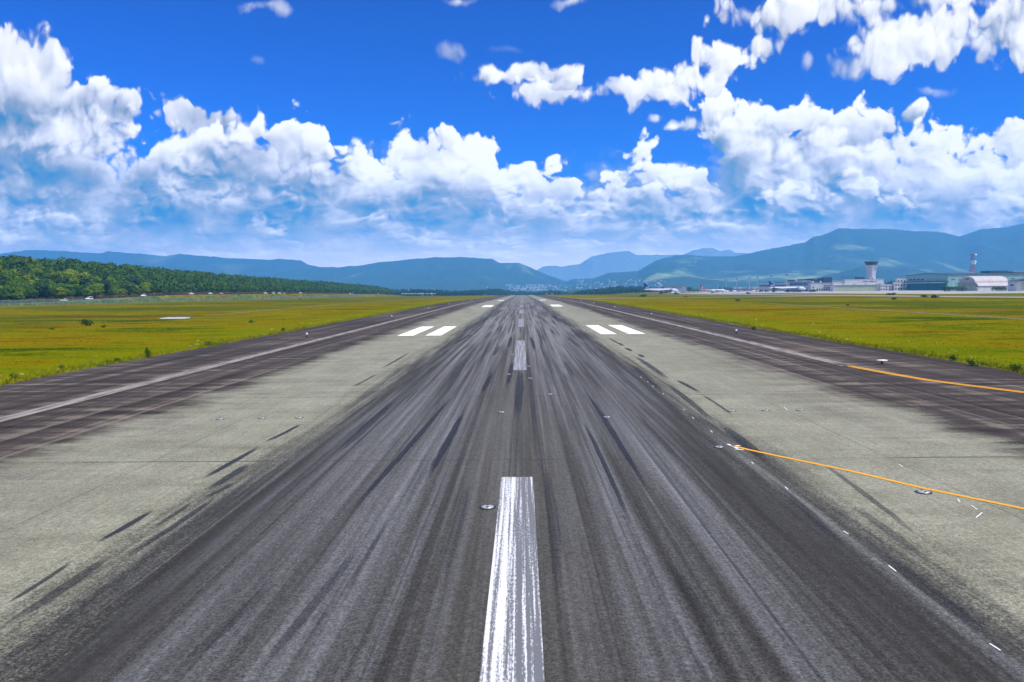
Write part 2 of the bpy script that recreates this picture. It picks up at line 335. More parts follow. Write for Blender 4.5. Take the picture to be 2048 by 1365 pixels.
JOINTS = 15.0
def runway_build(t, b):
    p = t.n.new('ShaderNodeNewGeometry').outputs['Position']
    s3 = t.sep(p); x, y = s3[0], s3[1]; ax = t.math('ABSOLUTE', x)
    def st(sx, sy, off=0.0, det=4, r=.6):
        return t.noise(t.vec('ADD', t.vec('MULTIPLY', p, (sx, sy, 0)), (off, off * 1.7, off)), 1, det, r)
    fine = st(3.4, .024, 3, 5, .6); med = st(.9, .018, 9, 4); broad = st(.25, .03, 20, 3); cross = st(.10, .9, 30, 4, .62)
    vfine = st(11, .25, 41, 3)
    patch = t.noise(p, .35, 6, .62)
    grain = t.noise(p, 21, 4, .82); grain2 = t.noise(p, 6.5, 3, .75); gd = t.math('MULTIPLY_ADD', grain, 2.0, -1.0)
    # middle: rubber-dark grey, brown and bluish lanes
    a = t.math('ADD', t.math('MULTIPLY', fine, .6), t.math('MULTIPLY', med, .4))
    a = t.math('MULTIPLY_ADD', gd, .16, t.math('SUBTRACT', a, .02))
    cen = t.ramp(a, [(.30, (.024, .023, .022)), (.41, (.052, .050, .047)), (.50, (.088, .087, .086)), (.57, (.126, .127, .133)), (.68, (.185, .187, .195))])
    brown = t.mr(t.math('ABSOLUTE', t.math('ADD', x, t.math('MULTIPLY_ADD', med, 2.4, -1.2))), .6, 2.4, 1, 0, True)
    cen = t.mix(t.math('MULTIPLY', brown, .6), cen, (.072, .067, .056, 1))
    # old surface: pale greenish grey
    pal = t.ramp(t.math('ADD', t.math('MULTIPLY', patch, .5), t.math('MULTIPLY', cross, .5)),
                 [(.32, (.155, .15, .108)), (.48, (.225, .222, .166)), (.62, (.29, .285, .218))])
    # outer dark asphalt with cross drawn pale drags
    dk = t.ramp(t.math('ADD', t.math('MULTIPLY', cross, .55), t.math('MULTIPLY', med, .45)),
                [(.36, (.016, .011, .008)), (.46, (.038, .028, .021)), (.53, (.060, .046, .035)), (.62, (.17, .14, .11))])
    rag = t.math('ADD', t.math('MULTIPLY_ADD', t.noise(t.vec('MULTIPLY', p, (.10, .22, 0)), 1, 6, .72), 7.0, -3.5), t.math('MULTIPLY_ADD', t.noise(t.vec('MULTIPLY', p, (.35, 1.5, 0)), 1, 5, .7), 2.2, -1.1))
    mo = t.mr(t.math('MULTIPLY_ADD', gd, 3.2, t.math('ADD', ax, rag)), 15.2, 16.9, 0, 1, True)
    soil = t.mr(t.math('ADD', t.math('MULTIPLY', cross, .6), t.math('MULTIPLY', broad, .4)), .48, .62, 0, .62, True)
    pal = t.mix(t.math('MULTIPLY', soil, t.mr(ax, 9, 15, .1, 1)), pal, (.085, .072, .06, 1))
    # inner edge: heavy dark band with broken fringe
    wob = t.math('MULTIPLY_ADD', st(.5, .035, 55, 5, .7), 3.4, -1.7)
    edge = t.math('MULTIPLY_ADD', gd, 1.9, t.math('ADD', ax, wob))
    mi = t.mr(edge, 6.9, 8.2, 1, 0, True)
    band = t.math('MULTIPLY', t.mr(edge, 5.2, 6.8, 0, 1, True), t.mr(edge, 7.2, 9.4, 1, 0, True))
    bandn = t.math('MULTIPLY', band, t.mr(st(2.2, .07, 70, 4), .38, .58, .25, .95))
    far = t.mr(y, 120, 330, 1, 0, True)
    c = t.mix(mo, pal, dk)
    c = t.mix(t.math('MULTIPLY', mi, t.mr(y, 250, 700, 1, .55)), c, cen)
    c = t.mix(t.math('MULTIPLY', t.math('MULTIPLY', mi, t.mr(y, 16, 120, 0, .60, True)), t.mr(a, .40, .56)), c, (.25, .24, .235, 1))  # middle paled with distance: grazing reflection put into the colour
    c = t.mix(bandn, c, (.034, .032, .028, 1))
    lane = t.math('MULTIPLY', t.mr(st(1.7, .028, 90, 4, .55), .60, .66, 0, .8, True), t.mr(ax, 1.2, 2.2, 0, 1))
    lane = t.math('MULTIPLY', lane, t.mr(ax, 7.0, 7.8, 1, 0))
    c = t.mix(lane, c, (.036, .034, .036, 1))
    thin = t.mr(st(6.0, .012, 130, 3, .5), .575, .66, 0, 1, True)
    c = t.mix(t.math('MULTIPLY', t.math('MULTIPLY', thin, t.mr(ax, 8.2, 9.4, .62, 0)), t.mr(broad, .35, .6, .3, 1)), c, (.030, .029, .030, 1))
    pale = t.mr(st(3.6, .016, 150, 3, .5), .60, .70, 0, .35, True)
    c = t.mix(t.math('MULTIPLY', pale, t.mr(ax, 7.2, 8.2, 1, 0)), c, (.20, .20, .205, 1))
    # sharp pale scratches over the dark borders
    scr = t.math('MULTIPLY', t.mr(t.noise(t.vec('MULTIPLY', p, (1.3, 3.2, 0)), 1, 5, .75), .655, .70, 0, .55), t.mr(ax, 16.5, 18, 0, 1))
    scr = t.math('MULTIPLY', scr, t.mr(ax, 20.6, 21.2, 1, 0))
    c = t.mix(scr, c, (.30, .27, .24, 1))
    # longitudinal paving seams and transverse joints
    for xs in (16.9, 15.2, 18.9, 20.2):
        ln = t.mr(t.math('ABSOLUTE', t.math('SUBTRACT', ax, t.math('MULTIPLY_ADD', patch, .5, xs - .25))), .03, .13, .5, 0)
        c = t.mix(t.math('MULTIPLY', ln, t.mr(med, .40, .58, .15, 1)), c, (.27, .235, .20, 1))
    ln2 = t.mr(t.math('ABSOLUTE', t.math('SUBTRACT', ax, 11.6)), .015, .04, .45, 0)
    c = t.mix(t.math('MULTIPLY', ln2, t.mr(med, .42, .55, .1, 1)), c, (.07, .065, .055, 1))
    yj = t.math('ABSOLUTE', t.math('SUBTRACT', t.math('PINGPONG', t.math('ADD', y, -24.8 + 7.5 * 40 + t_off), JOINTS / 2), 0.0))
    jt = t.mr(yj, .03, .08, .9, 0)
    jn = t.mr(st(.25, .6, 111, 3), .42, .55, .15, 1)
    c = t.mix(t.math('MULTIPLY', jt, jn), c, (.05, .046, .043, 1))
    nr = t.mr(y, 8, 26, .80, 1.0, True)  # middle darker near the camera: view-angle shading put into the colour
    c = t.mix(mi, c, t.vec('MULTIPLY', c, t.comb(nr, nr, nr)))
    # aggregate: dark pits, pale stones
    gr = t.mr(grain, .30, .70, .42, 1.58)
    c = t.mix(1.0, c, t.comb(gr, gr, gr), 'MULTIPLY')
    g2 = t.mr(grain2, .3, .7, .80, 1.20)
    c = t.mix(1.0, c, t.comb(g2, g2, g2), 'MULTIPLY')
    vf = t.mr(vfine, .3, .7, .88, 1.12)
    c = t.mix(1.0, c, t.comb(vf, vf, vf), 'MULTIPLY')
    sto = t.vor(p, 16, 'F1')
    c = t.mix(t.mr(sto, .14, .06, 0, .45), c, (.34, .34, .30, 1))
    pit = t.vor(t.vec('ADD', p, (3, 5, 0)), 10, 'F1')
    c = t.mix(t.mr(pit, .16, .08, 0, .7), c, (.015, .015, .014, 1))
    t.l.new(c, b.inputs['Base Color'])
    t.l.new(t.mr(a, .35, .65, .85, .62), b.inputs['Roughness'])
    bp = t.n.new('ShaderNodeBump'); bp.inputs['Strength'].default_value = .45; bp.inputs['Distance'].default_value = .012
    t.l.new(grain, bp.inputs['Height']); t.l.new(bp.outputs[0], b.inputs['Normal'])
t_off = 0.0
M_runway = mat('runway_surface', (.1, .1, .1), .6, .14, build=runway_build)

def worn_paint(col, lo, hi, under=(.10, .10, .11), sx=9.0, sy=.12, tint=None, cover=1.0):
    """paint that has flaked and been dragged: shows the surface below as its own colour"""
    def bld(t, b):
        p = t.n.new('ShaderNodeNewGeometry').outputs['Position']
        a = t.noise(t.vec('MULTIPLY', p, (sx, sy, 0)), 1, 5, .62)
        f = t.noise(t.vec('MULTIPLY', p, (26, 9, 0)), 1, 4, .8)
        k = t.math('ADD', t.math('MULTIPLY', a, .62), t.math('MULTIPLY', f, .38))
        xs = t.sep(p)[0]
        if tint: k = t.math('ADD', k, t.mr(xs, *tint))
        m = t.mr(k, lo, hi, 0, cover, True)
        cc = t.mix(m, (*under, 1), (*col, 1))
        t.l.new(cc, b.inputs['Base Color'])
    return mat('worn_paint', col, .7, .15, build=bld)
M_centre = worn_paint((.66, .67, .70), .465, .555, (.15, .155, .175), 12, .12, (-.10, .08, .03, -.04))
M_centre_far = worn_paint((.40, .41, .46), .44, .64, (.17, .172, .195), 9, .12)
M_white = worn_paint((.86, .86, .84), .20, .36, (.35, .34, .30), 5, .4)
M_edge = worn_paint((.32, .285, .26), .40, .58, (.12, .10, .09), 3, .35)
M_yellow = worn_paint((.78, .36, .02), .30, .44, (.20, .15, .08), 8, 1.2)
M_dash = mat('fresh_white_paint', (.82, .82, .82), .6)

def rubber_build(t, b):
    uv = t.n.new('ShaderNodeTexCoord').outputs['UV']; u = t.sep(uv)
    p = t.n.new('ShaderNodeNewGeometry').outputs['Position']
    n = t.noise(t.vec('MULTIPLY', p, (14, .5, 0)), 1, 4, .7); g = t.noise(p, 34, 3, .8)
    e = t.math('ABSOLUTE', t.math('MULTIPLY_ADD', u[0], 2, -1))
    l = t.math('ABSOLUTE', t.math('MULTIPLY_ADD', u[1], 2, -1))
    a = t.math('MULTIPLY', t.mr(t.math('ADD', e, t.math('MULTIPLY_ADD', n, .9, -.45)), .72, 1.0, 1, 0, True), t.mr(t.math('ADD', l, t.math('MULTIPLY_ADD', n, .3, -.15)), .5, 1.0, 1, 0, True))
    a = t.math('MULTIPLY', a, t.mr(g, .3, .65, .95, .6))
    rnd = t.n.new('ShaderNodeObjectInfo').outputs['Alpha']
    a = t.math('MULTIPLY', a, rnd)
    t.l.new(a, b.inputs['Alpha'])
M_rubber = mat('tyre_rubber', (.020, .019, .022), .55, .3, build=rubber_build)

def asphalt(name, c0, c1, sc=.5, streak=(1, 1)):
    def bld(t, b):
        p = t.n.new('ShaderNodeNewGeometry').outputs['Position']
        k = t.noise(t.vec('MULTIPLY', p, (*streak, 0)), sc, 6, .65)
        t.l.new(t.ramp(k, [(.35, c0), (.65, c1)]), b.inputs['Base Color'])
    return mat(name, c0, .85, .2, build=bld)
M_taxi = asphalt('taxiway_asphalt', (.20, .20, .20), (.34, .34, .34))
M_apron = asphalt('apron_concrete', (.30, .29, .27), (.42, .40, .37), .1)
M_path = asphalt('path_concrete', (.11, .105, .08), (.20, .18, .15), .6)
M_road = asphalt('road_asphalt', (.10, .10, .10), (.17, .17, .17), .3)
M_soil = asphalt('bare_soil', (.10, .045, .02), (.17, .07, .03), .4)
M_ditch = asphalt('ditch_earth', (.018, .013, .008), (.045, .03, .018), .4)

# ------------------------------------------------------------------ ground sheet
def grid(xs, ys, zfun, name, m, kind='structure', label=None, cat=None, dz=0):
    X, Y = np.meshgrid(xs, ys); Z = zfun(X, Y) + dz
    V = np.stack([X, Y, Z], -1).reshape(-1, 3); nx = len(xs)
    i, j = np.meshgrid(np.arange(nx - 1), np.arange(len(ys) - 1)); a = (j * nx + i).ravel()
    o = link(name, npmesh(name, V, np.stack([a, a + 1, a + nx + 1, a + nx], -1)), m)
    return tag(o, label, cat, None, kind)
xs = np.unique(np.concatenate([np.linspace(-15000, -600, 20), np.arange(-600, -345, 25), np.arange(-345, -222, 5.), [-223, -228], np.arange(-220, 151, 10.), np.arange(150, 1000, 12.5), np.linspace(1050, 15000, 20)]))
ys = np.unique(np.concatenate([np.linspace(-900, 0, 6), np.arange(0, 300, 10.), np.arange(300, 1300, 10.), np.arange(1300, 2600, 25.), np.linspace(2700, 16000, 24)]))
tag(grid(xs, ys, gz, 'ground', M_grass), 'olive and yellow grass airfield reaching out on both sides of the runway', 'ground')

YR = np.unique(np.concatenate([np.arange(-40, 300, 10.), np.arange(300, 1201, 20.)]))
def strip(name, x0, x1, y0, y1, m, parent=None, dz=.03, n=1, label=None):
    yy = [y0] + [v for v in (300., 1200.) if y0 < v < y1] + [y1]
    mb = MB()
    for i, y in enumerate(yy):
        mb.v += [(x0, y, G(0, y) + dz), (x1, y, G(0, y) + dz)]
        if i: k = 2 * i; mb.f.append((k - 2, k - 1, k + 1, k))
    o = mb.build(name, m, parent)
    if label: o['label'] = label
    return o
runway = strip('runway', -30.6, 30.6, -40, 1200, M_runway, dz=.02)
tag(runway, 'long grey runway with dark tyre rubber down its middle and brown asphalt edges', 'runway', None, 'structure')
# centre stripes 30 m with 30 m gaps
FAR1 = 22.45
for k in range(0, 20):
    y1 = FAR1 + 60 * k; y0 = y1 - 30
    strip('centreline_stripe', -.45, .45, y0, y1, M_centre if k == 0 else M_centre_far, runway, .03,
          label='flaked white stripe with bright left half' if k == 0 else None)
for side in (-1, 1):
    x0, x1 = (21.6, 22.5) if side > 0 else (-22.5, -21.6)
    strip('edge_line', x0, x1, (53.5 if side > 0 else -40), 1040, M_edge, runway, .03)
# touchdown bars: pairs, then single
def bars(y0, y1, xs_):
    for (a, b_) in xs_:
        strip('touchdown_bar', a, b_, y0, y1, M_white, runway, .03)
W2 = lambda px, py: None
def gp(px, py, z=0.0):
    d = ray(px, py); k = (z - CAMH) / d.z; return CAMX + d.x * k, d.y * k
def quadbar(c, nm='touchdown_bar'):
    pts = [gp(*q) for q in c]; xa = sorted(p[0] for p in pts); ya = sorted(p[1] for p in pts)
    x0, x1 = sum(xa[:2]) / 2, sum(xa[2:]) / 2; y0, y1 = sum(ya[:2]) / 2, sum(ya[2:]) / 2
    print('BAR', round(x0, 2), round(x1, 2), round(y0, 1), round(y1, 1))
bars(92.6, 115.2, [(-14.45, -12.55), (-11.15, -9.3)])
bars(92.6, 115.2, [(9.35, 11.15), (12.55, 14.5)])
for y0 in (236, 392):
    bars(y0, y0 + 26, [(-12.0, -9.0), (9.2, 12.3)])

# tyre marks
def skid(x, y0, x2, y1, w, alpha):
    mb = MB(); n = 8; uv = []
    for i in range(n + 1):
        f = i / n; ww = w * (.35 + .65 * math.sin(math.pi * min(1, max(0, f * .9 + .05))))
        xx = x + (x2 - x) * f + .05 * math.sin(3 * f); yy = y0 + (y1 - y0) * f
        mb.v += [(xx - ww / 2, yy, G(0, yy) + .026), (xx + ww / 2, yy, G(0, yy) + .026)]
        uv += [(0, f), (1, f)]
        if i: k = 2 * i; mb.f.append((k - 2, k - 1, k + 1, k))
    o = mb.build('skid_mark', M_rubber, runway); me = o.data
    ul = me.uv_layers.new(name='uv')
    for lp in me.loops: ul.data[lp.index].uv = uv[lp.vertex_index]
    o.color = (1, 1, 1, alpha)
def skp(a, b, w, al):
    (x0, y0), (x1, y1) = gp(*a), gp(*b); L = abs(y1 - y0)
    if a[1] > 1040 and w > .29: w *= .6; al *= .8
    skid(x0, y0, x1, y1, w, al)
for s_ in [((187,1091),(308,1020),.22,1),((395,965),(520,893),.26,1),((525,888),(605,848),.24,.9),((410,985),(500,927),.34,.75),
           ((405,1000),(470,965),.2,.7),((235,1128),(440,990),.36,.9),((0,1218),(150,1120),.14,.8),((0,1262),(230,1105),.5,.7),
           ((300,1060),(385,1005),.3,.6),((680,1050),(905,792),.26,.95),((846,970),(926,825),.30,1),((660,920),(790,800),.4,.5),
           ((1272,1075),(1164,840),.30,1),((1305,1000),(1172,785),.26,.9),((1080,960),(1052,700),.3,.5),((1032,850),(1040,735),.5,.7),
           ((1012,780),(1025,722),.34,.7),((1070,705),(1060,672),.4,.8),((1086,700),(1074,655),.34,.6),((1015,700),(1022,672),.4,.7),
           ((1400,787),(1350,760),.35,.85),((1470,835),(1398,787),.2,.7),((1287,716),(1276,709),.45,.95),((1263,704),(1250,696),.45,.95),
           ((1246,693),(1235,686),.4,.95),((1340,762),(1268,712),.5,.7),((1432,850),(1330,765),.4,.6),((1540,930),(1440,850),.5,.6),
           ((1240,690),(1215,676),.3,.8),((1330,790),(1262,730),.3,.5),((1850,1085),(1640,925),.22,.5),((1860,1130),(1700,1010),.5,.4),
           ((905,690),(945,668),.3,.9),((925,664),(945,654),.35,.9),((955,648),(975,637),.35,.9),((760,740),(820,705),.3,.7),((700,778),(755,748),.25,.6),
           ((1440,1290),(1330,1120),.4,.45),((500,1365),(720,1090),.4,.5),((330,1365),(560,1150),.45,.4),((880,1180),(935,960),.45,.35),((1120,1200),(1090,930),.5,.4),
           ((1160,700),(1130,672),.3,.6),((985,715),(1000,690),.4,.6),((1150,760),(1125,720),.3,.5),((960,790),(985,745),.35,.6),
           ((1990,1290),(1760,1110),.6,.55),((1700,1110),(1560,980),.5,.5),((120,1190),(330,1060),.3,.4)]:
    skp(*s_)
rs = random.Random(3)
for k in range(30):
    y0 = rs.uniform(60, 330); x = rs.choice([-1, 1]) * rs.uniform(1.0, 8.6); L = rs.uniform(4, 22)
    e_ = rs.uniform(-.2, .2); al = rs.uniform(.4, .8); w_ = rs.uniform(.12, .2)
    for o_ in (-.22, .22): skid(x + o_, y0, x + e_ + o_, y0 + L * 1.8, w_, al)

# yellow lines
def poly_line(name, pts, w, m, dz=.03, parent=runway, offs=0.0):
    mb = MB(); P_ = [Vector((a, b, 0)) for a, b in pts]
    for i, p in enumerate(P_):
        t_ = (P_[min(i + 1, len(P_) - 1)] - P_[max(i - 1, 0)]).normalized(); nrm = Vector((-t_.y, t_.x, 0))
        for s_ in (-.5, .5):
            q = p + nrm * (offs + s_ * w); mb.v.append((q.x, q.y, G(0, q.y) + dz))
        if i: k = 2 * i; mb.f.append((k - 2, k - 1, k + 1, k))
    return mb.build(name, m, parent)
l1 = [gp(*q) for q in [(1463,893),(1500,902),(1560,915),(1700,944),(1848,979),(2048,1020),(2300,1066),(2700,1130)]]
poly_line('taxi_line', l1, .15, M_yellow)['label'] = 'thin orange lead line curving off to the right'
l2 = [gp(*q) for q in [(1672,728),(1740,741),(1800,752),(1860,762),(1920,770),(2048,786),(2300,812)]]
for of in (-.16, .16): poly_line('taxi_line', l2, .2, M_yellow, offs=of)
for (a, b_) in [((1455,890),(1476,899)),((1463,894),(1480,893)),((1470,900),(1487,902))]:
    poly_line('chalk_tick', [gp(*a), gp(*b_)], .10, M_dash)
for (a, b_) in [((1979,1291),(2001,1305)),((1777,1134),(1792,1146)),((1687,1065),(1697,1071)),((1570,976),(1576,982)),((1503,926),(1507,930)),
                ((1421,863),(1425,867)),((1385,836),(1388,839)),((1366,820),(1369,822)),((1325,788),(1328,790)),((1305,773),(1308,775)),((1294,764),(1297,766)),((1281,755),(1283,757)),
                ((1915,1000),(1920,1007)),((1942,1013),(1955,1022)),((1952,1038),(1964,1028)),((1798,931),(1806,936)),((1568,816),(1575,822))]:
    poly_line('paint_dash', [gp(*a), gp(*b_)], .026, M_dash)

# ------------------------------------------------------------------ taxiways, roads, apron
def ribbon(name, pts, w, m, label, cat, dz=.06, kind='structure', step=10, skirt=True):
    P_ = [Vector((a, b, 0)) for a, b in pts]; Q = []
    for a, b_ in zip(P_, P_[1:]):
        n = max(1, int((b_ - a).length / step)); Q += [a + (b_ - a) * (i / n) for i in range(n)]
    Q.append(P_[-1]); mb = MB()
    for i, p in enumerate(Q):
        t_ = (Q[min(i + 1, len(Q) - 1)] - Q[max(i - 1, 0)]).normalized(); nrm = Vector((-t_.y, t_.x, 0))
        for s_ in (-.5, 0, .5):
            q = p + nrm * s_ * w; mb.v.append((q.x, q.y, G(q.x, q.y) + dz))
        if i: k = 3 * i; mb.f += [(k - 3, k - 2, k + 1, k), (k - 2, k - 1, k + 2, k + 1)]
    return tag(mb.build(name, m), label, cat, None, kind)
ribbon('taxiway', [(212, -100), (212, 1150)], 24, M_taxi, 'pale grey parallel taxiway crossing the grass in front of the apron', 'taxiway', .10)
ribbon('taxiway', [(30.6, 468), (110, 478), (201, 520)], 18, M_taxi, 'pale exit taxiway leaving the right edge of the runway', 'taxiway', .08)
ribbon('path', [(77, 40), (78, 255)], 1.6, M_path, 'narrow grey concrete path through the right hand grass', 'path', .05)
ribbon('path', [(-70, 176), (-70, 900)], 1.4, M_path, 'narrow grey concrete path through the left hand grass', 'path', .05)
ribbon('path', [(-192, 250), (-198, 900)], 1.8, M_path, 'pale service path along the foot of the left fence', 'path', .05)
ribbon('ditch', [(-70, 176), (-80, 170), (-124, 188), (-190, 215)], 1.8, M_ditch, 'dark drainage ditch crossing the left grass', 'ditch', .04)
ribbon('ditch_bank', [(-52, 134), (-62, 137), (-90, 141)], 1.2, M_soil, 'reddish bare soil patch in the left grass', 'soil', .04)
ribbon('road', [(-230, 150), (-230, 1900)], 7, M_road, 'grey road on the embankment behind the left fence', 'road', .05)
mbp = MB()
grid(np.arange(290, 1400, 15.), np.arange(560, 1500, 15.), gz, 'apron', M_apron, label='wide pale concrete apron in front of the hangars and terminal', cat='apron', dz=.14)
grid(np.arange(232, 292, 6.), np.arange(900, 1250, 10.), gz, 'apron', M_apron, label='narrow pale concrete apron strip beside the parked white and blue airliner', cat='apron', dz=.12)

# ------------------------------------------------------------------ mountains
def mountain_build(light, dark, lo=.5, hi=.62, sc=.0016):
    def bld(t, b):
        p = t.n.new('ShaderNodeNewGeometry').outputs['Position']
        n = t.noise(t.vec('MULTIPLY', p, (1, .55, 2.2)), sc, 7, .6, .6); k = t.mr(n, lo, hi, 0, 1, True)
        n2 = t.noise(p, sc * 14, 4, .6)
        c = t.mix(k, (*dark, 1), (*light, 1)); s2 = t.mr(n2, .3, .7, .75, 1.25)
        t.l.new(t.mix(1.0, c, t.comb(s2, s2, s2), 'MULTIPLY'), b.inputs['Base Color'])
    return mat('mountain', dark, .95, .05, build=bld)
def vnoise(x, y, seed):
    r = np.random.default_rng(seed); T = r.random((64, 64))
    xi = np.floor(x).astype(int); yi = np.floor(y).astype(int); fx = x - xi; fy = y - yi
    fx = fx * fx * (3 - 2 * fx); fy = fy * fy * (3 - 2 * fy); g = lambda a, b: T[a % 64, b % 64]
    return (g(xi, yi) * (1 - fx) + g(xi + 1, yi) * fx) * (1 - fy) + (g(xi, yi + 1) * (1 - fx) + g(xi + 1, yi + 1) * fx) * fy
def mountains(name, D, pts, depth, m, label, seed, gul=.22, base=-19, zx=0.0):
    px = np.arange(pts[0][0], pts[-1][0] + 1, 3.0); py = np.interp(px, [q[0] for q in pts], [q[1] for q in pts])
    rj = vnoise(px / 9, px * 0 + 3, seed) - .5; py = py + rj * 1.3
    ts = np.concatenate([np.linspace(0, 1, 46), np.linspace(1.04, 1.5, 8)])
    V = np.zeros((len(ts), len(px), 3))
    for j in range(len(px)):
        w = W(px[j], py[j], D); H = w.z - base
        wob = (vnoise(np.array(px[j] / 60), np.array(1.), seed + 1) - .5) * depth * .25
        for i, t_ in enumerate(ts):
            dd = -(1 - t_) * depth; X = w.x * (1 + dd / D); Y = D + dd
            prof = t_ ** 1.45 if t_ <= 1 else 1 - (t_ - 1) * 1.7
            V[i, j] = (X, Y, prof)
            V[i, j, 2] = base + H * prof
    X, Y = V[..., 0], V[..., 1]; T_ = np.clip(ts, 0, 1)[:, None]
    n = np.zeros_like(X); amp = 1.0; sc = 1 / (depth * .32)
    for o_ in range(5):
        n += amp * (1 - np.abs(2 * vnoise(X * sc + 7 * o_, Y * sc * .45 + 3 * o_, seed + o_) - 1)); amp *= .5; sc *= 2.0
    n = n / 1.9 - .6
    Hs = V[-9:-8, :, 2] - base
    V[..., 2] += n * gul * Hs * (np.sin(np.pi * np.clip(T_, 0, 1)) ** .8)
    nx = len(px); i, j = np.meshgrid(np.arange(nx - 1), np.arange(len(ts) - 1)); a = (j * nx + i).ravel()
    me = npmesh(name, V.reshape(-1, 3), np.stack([a, a + 1, a + nx + 1, a + nx], -1))
    return tag(link(name, me, m, smooth=True), label, 'mountain', None, 'structure')
MM1 = mountain_build((.12, .18, .14), (.035, .085, .085), .5, .68, .0014); MM2 = mountain_build((.30, .40, .20), (.040, .090, .085), .56, .70, .0013)
MM3 = mountain_build((.06, .11, .09), (.03, .075, .080)); MM4 = mountain_build((.32, .38, .40), (.28, .34, .36))  # some haze blue, and the far range's haze paleness, put into base colours
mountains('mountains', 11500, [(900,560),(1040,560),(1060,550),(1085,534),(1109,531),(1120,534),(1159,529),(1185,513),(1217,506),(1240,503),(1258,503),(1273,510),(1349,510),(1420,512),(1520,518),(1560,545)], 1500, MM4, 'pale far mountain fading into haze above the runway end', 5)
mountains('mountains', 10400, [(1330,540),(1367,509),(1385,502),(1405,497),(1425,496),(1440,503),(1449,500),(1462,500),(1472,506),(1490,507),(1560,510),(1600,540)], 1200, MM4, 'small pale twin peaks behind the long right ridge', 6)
mountains('mountains', 7600, [(-260,515),(-100,510),(0,508),(60,500),(110,502),(205,507),(215,503),(280,508),(330,513),(360,508),(420,514),(427,513),(450,516),(540,520),(560,518),(600,521),(618,530),(640,534),(700,545),(760,560)], 2600, MM1, 'long flat blue ridge behind the left hand wood', 8, .42)
mountains('mountains', 6600, [(480,560),(560,545),(640,534),(680,535),(720,531),(760,525),(800,521),(870,515),(930,515),(985,518),(1000,526),(1040,526),(1060,535),(1080,545),(1130,562),(1160,575),(1200,582)], 2400, MM2, 'broad rounded blue mountain rising at the runway end', 9, .5)
mountains('mountains', 6500, [(1060,585),(1110,570),(1144,559),(1173,557),(1185,558),(1217,546),(1276,543),(1305,525),(1325,517),(1349,512),(1364,510),(1422,513),(1469,513),(1493,509),(1534,499),(1580,491),(1610,485),(1627,474),(1642,472),(1677,457.5),(1730,458),(1780,458),(1830,463),(1879,464),(1920,473),(1966,458),(2012,455),(2048,447),(2200,430),(2350,450)], 3400, MM2, 'tall blue mountain ridge climbing behind the airport buildings on the right', 12, .55)
mountains('mountains', 4000, [(1560,572),(1640,553),(1690,543),(1725,533),(1740,531),(1780,534),(1830,538),(1860,545),(1900,552),(1960,562),(2060,580)], 900, MM3, 'dark blue foothill directly behind the control tower', 21, .15)

# town at the mountain foot (uncountable specks of roofs)
bpy.context.view_layer.update(); dg = bpy.context.evaluated_depsgraph_get()
mb = MB(); rt = random.Random(5)
for k in range(290):
    px = rt.gauss(1075, 32) if rt.random() < .62 else rt.uniform(1150, 1330); yb = rt.uniform(570, 583) if px < 1145 else rt.uniform(560, 582)
    dr = ray(px, yb).normalized(); hit, lo, nn_, ix, ob_, mx = S.ray_cast(dg, cam.location + dr * 1500, dr)
    if not hit: continue
    s_ = rt.uniform(2.5, 7); h = rt.uniform(3, 6); mb.box(lo.x - s_, lo.x + s_, lo.y - s_, lo.y + s_, lo.z - 6, lo.z + h)
M_town = mat('town_wall', (.62, .61, .60), .8)
tag(mb.build('town', M_town), 'pale specks of a distant town at the mountain foot', 'town', None, 'stuff')

# ------------------------------------------------------------------ trees
def leaf_mat(name, a, b_, c_):
    def bld(t, b):
        p = t.n.new('ShaderNodeTexCoord').outputs['Object']
        oi = t.n.new('ShaderNodeObjectInfo')
        n = t.noise(p, .35, 4, .7); n2 = t.noise(t.n.new('ShaderNodeNewGeometry').outputs['Position'], .045, 3, .6)
        r = t.math('MULTIPLY_ADD', oi.outputs['Random'], .5, -.25)
        k = t.math('ADD', t.math('ADD', t.math('MULTIPLY', n, .55), t.math('MULTIPLY', n2, .45)), r)
        t.l.new(t.ramp(k, [(.22, a), (.5, b_), (.75, c_)]), b.inputs['Base Color'])
        b.inputs['Roughness'].default_value = .7
    return mat(name, b_, .7, .15, build=bld)
M_leaf = leaf_mat('foliage', (.022, .070, .003), (.080, .165, .004), (.20, .26, .005))
M_leaf_dark = leaf_mat('dark_foliage', (.016, .045, .012), (.030, .075, .016), (.060, .115, .020))
M_brush = leaf_mat('dry_brush', (.09, .065, .035), (.16, .12, .07), (.10, .12, .03))
M_bark = mat('bark', (.10, .075, .055), .9, .1, var=.4, vscale=3)
def leaf_cloud(lobes, n, size, r):
    L = np.array(lobes, float); w = (L[:, 3] ** 2); idx = r.choice(len(L), n, p=w / w.sum())
    d = r.normal(size=(n, 3)); d /= np.linalg.norm(d, axis=1)[:, None]; d[:, 2] = np.abs(d[:, 2]) * np.where(r.random(n) < .8, 1, -1)
    rad = L[idx, 3] * (1 - .28 * r.random(n) ** 2) ; bump = 1 + .16 * np.sin(d[:, 0] * 7 + idx) * np.cos(d[:, 1] * 8) 
    c = L[idx, :3] + d * (rad * bump)[:, None] * np.stack([np.ones(n), np.ones(n), L[idx, 4]], 1)
    nrm = d + r.normal(size=(n, 3)) * .45; nrm /= np.linalg.norm(nrm, axis=1)[:, None]
    a = np.cross(nrm, r.normal(size=(n, 3))); a /= np.linalg.norm(a, axis=1)[:, None]; b = np.cross(nrm, a)
    s = size * (.6 + .8 * r.random(n))[:, None]
    V = np.stack([c - a * s, c - b * s * .8, c + a * s, c + b * s * .8], 1).reshape(-1, 3)
    return V, np.arange(4 * n).reshape(-1, 4)
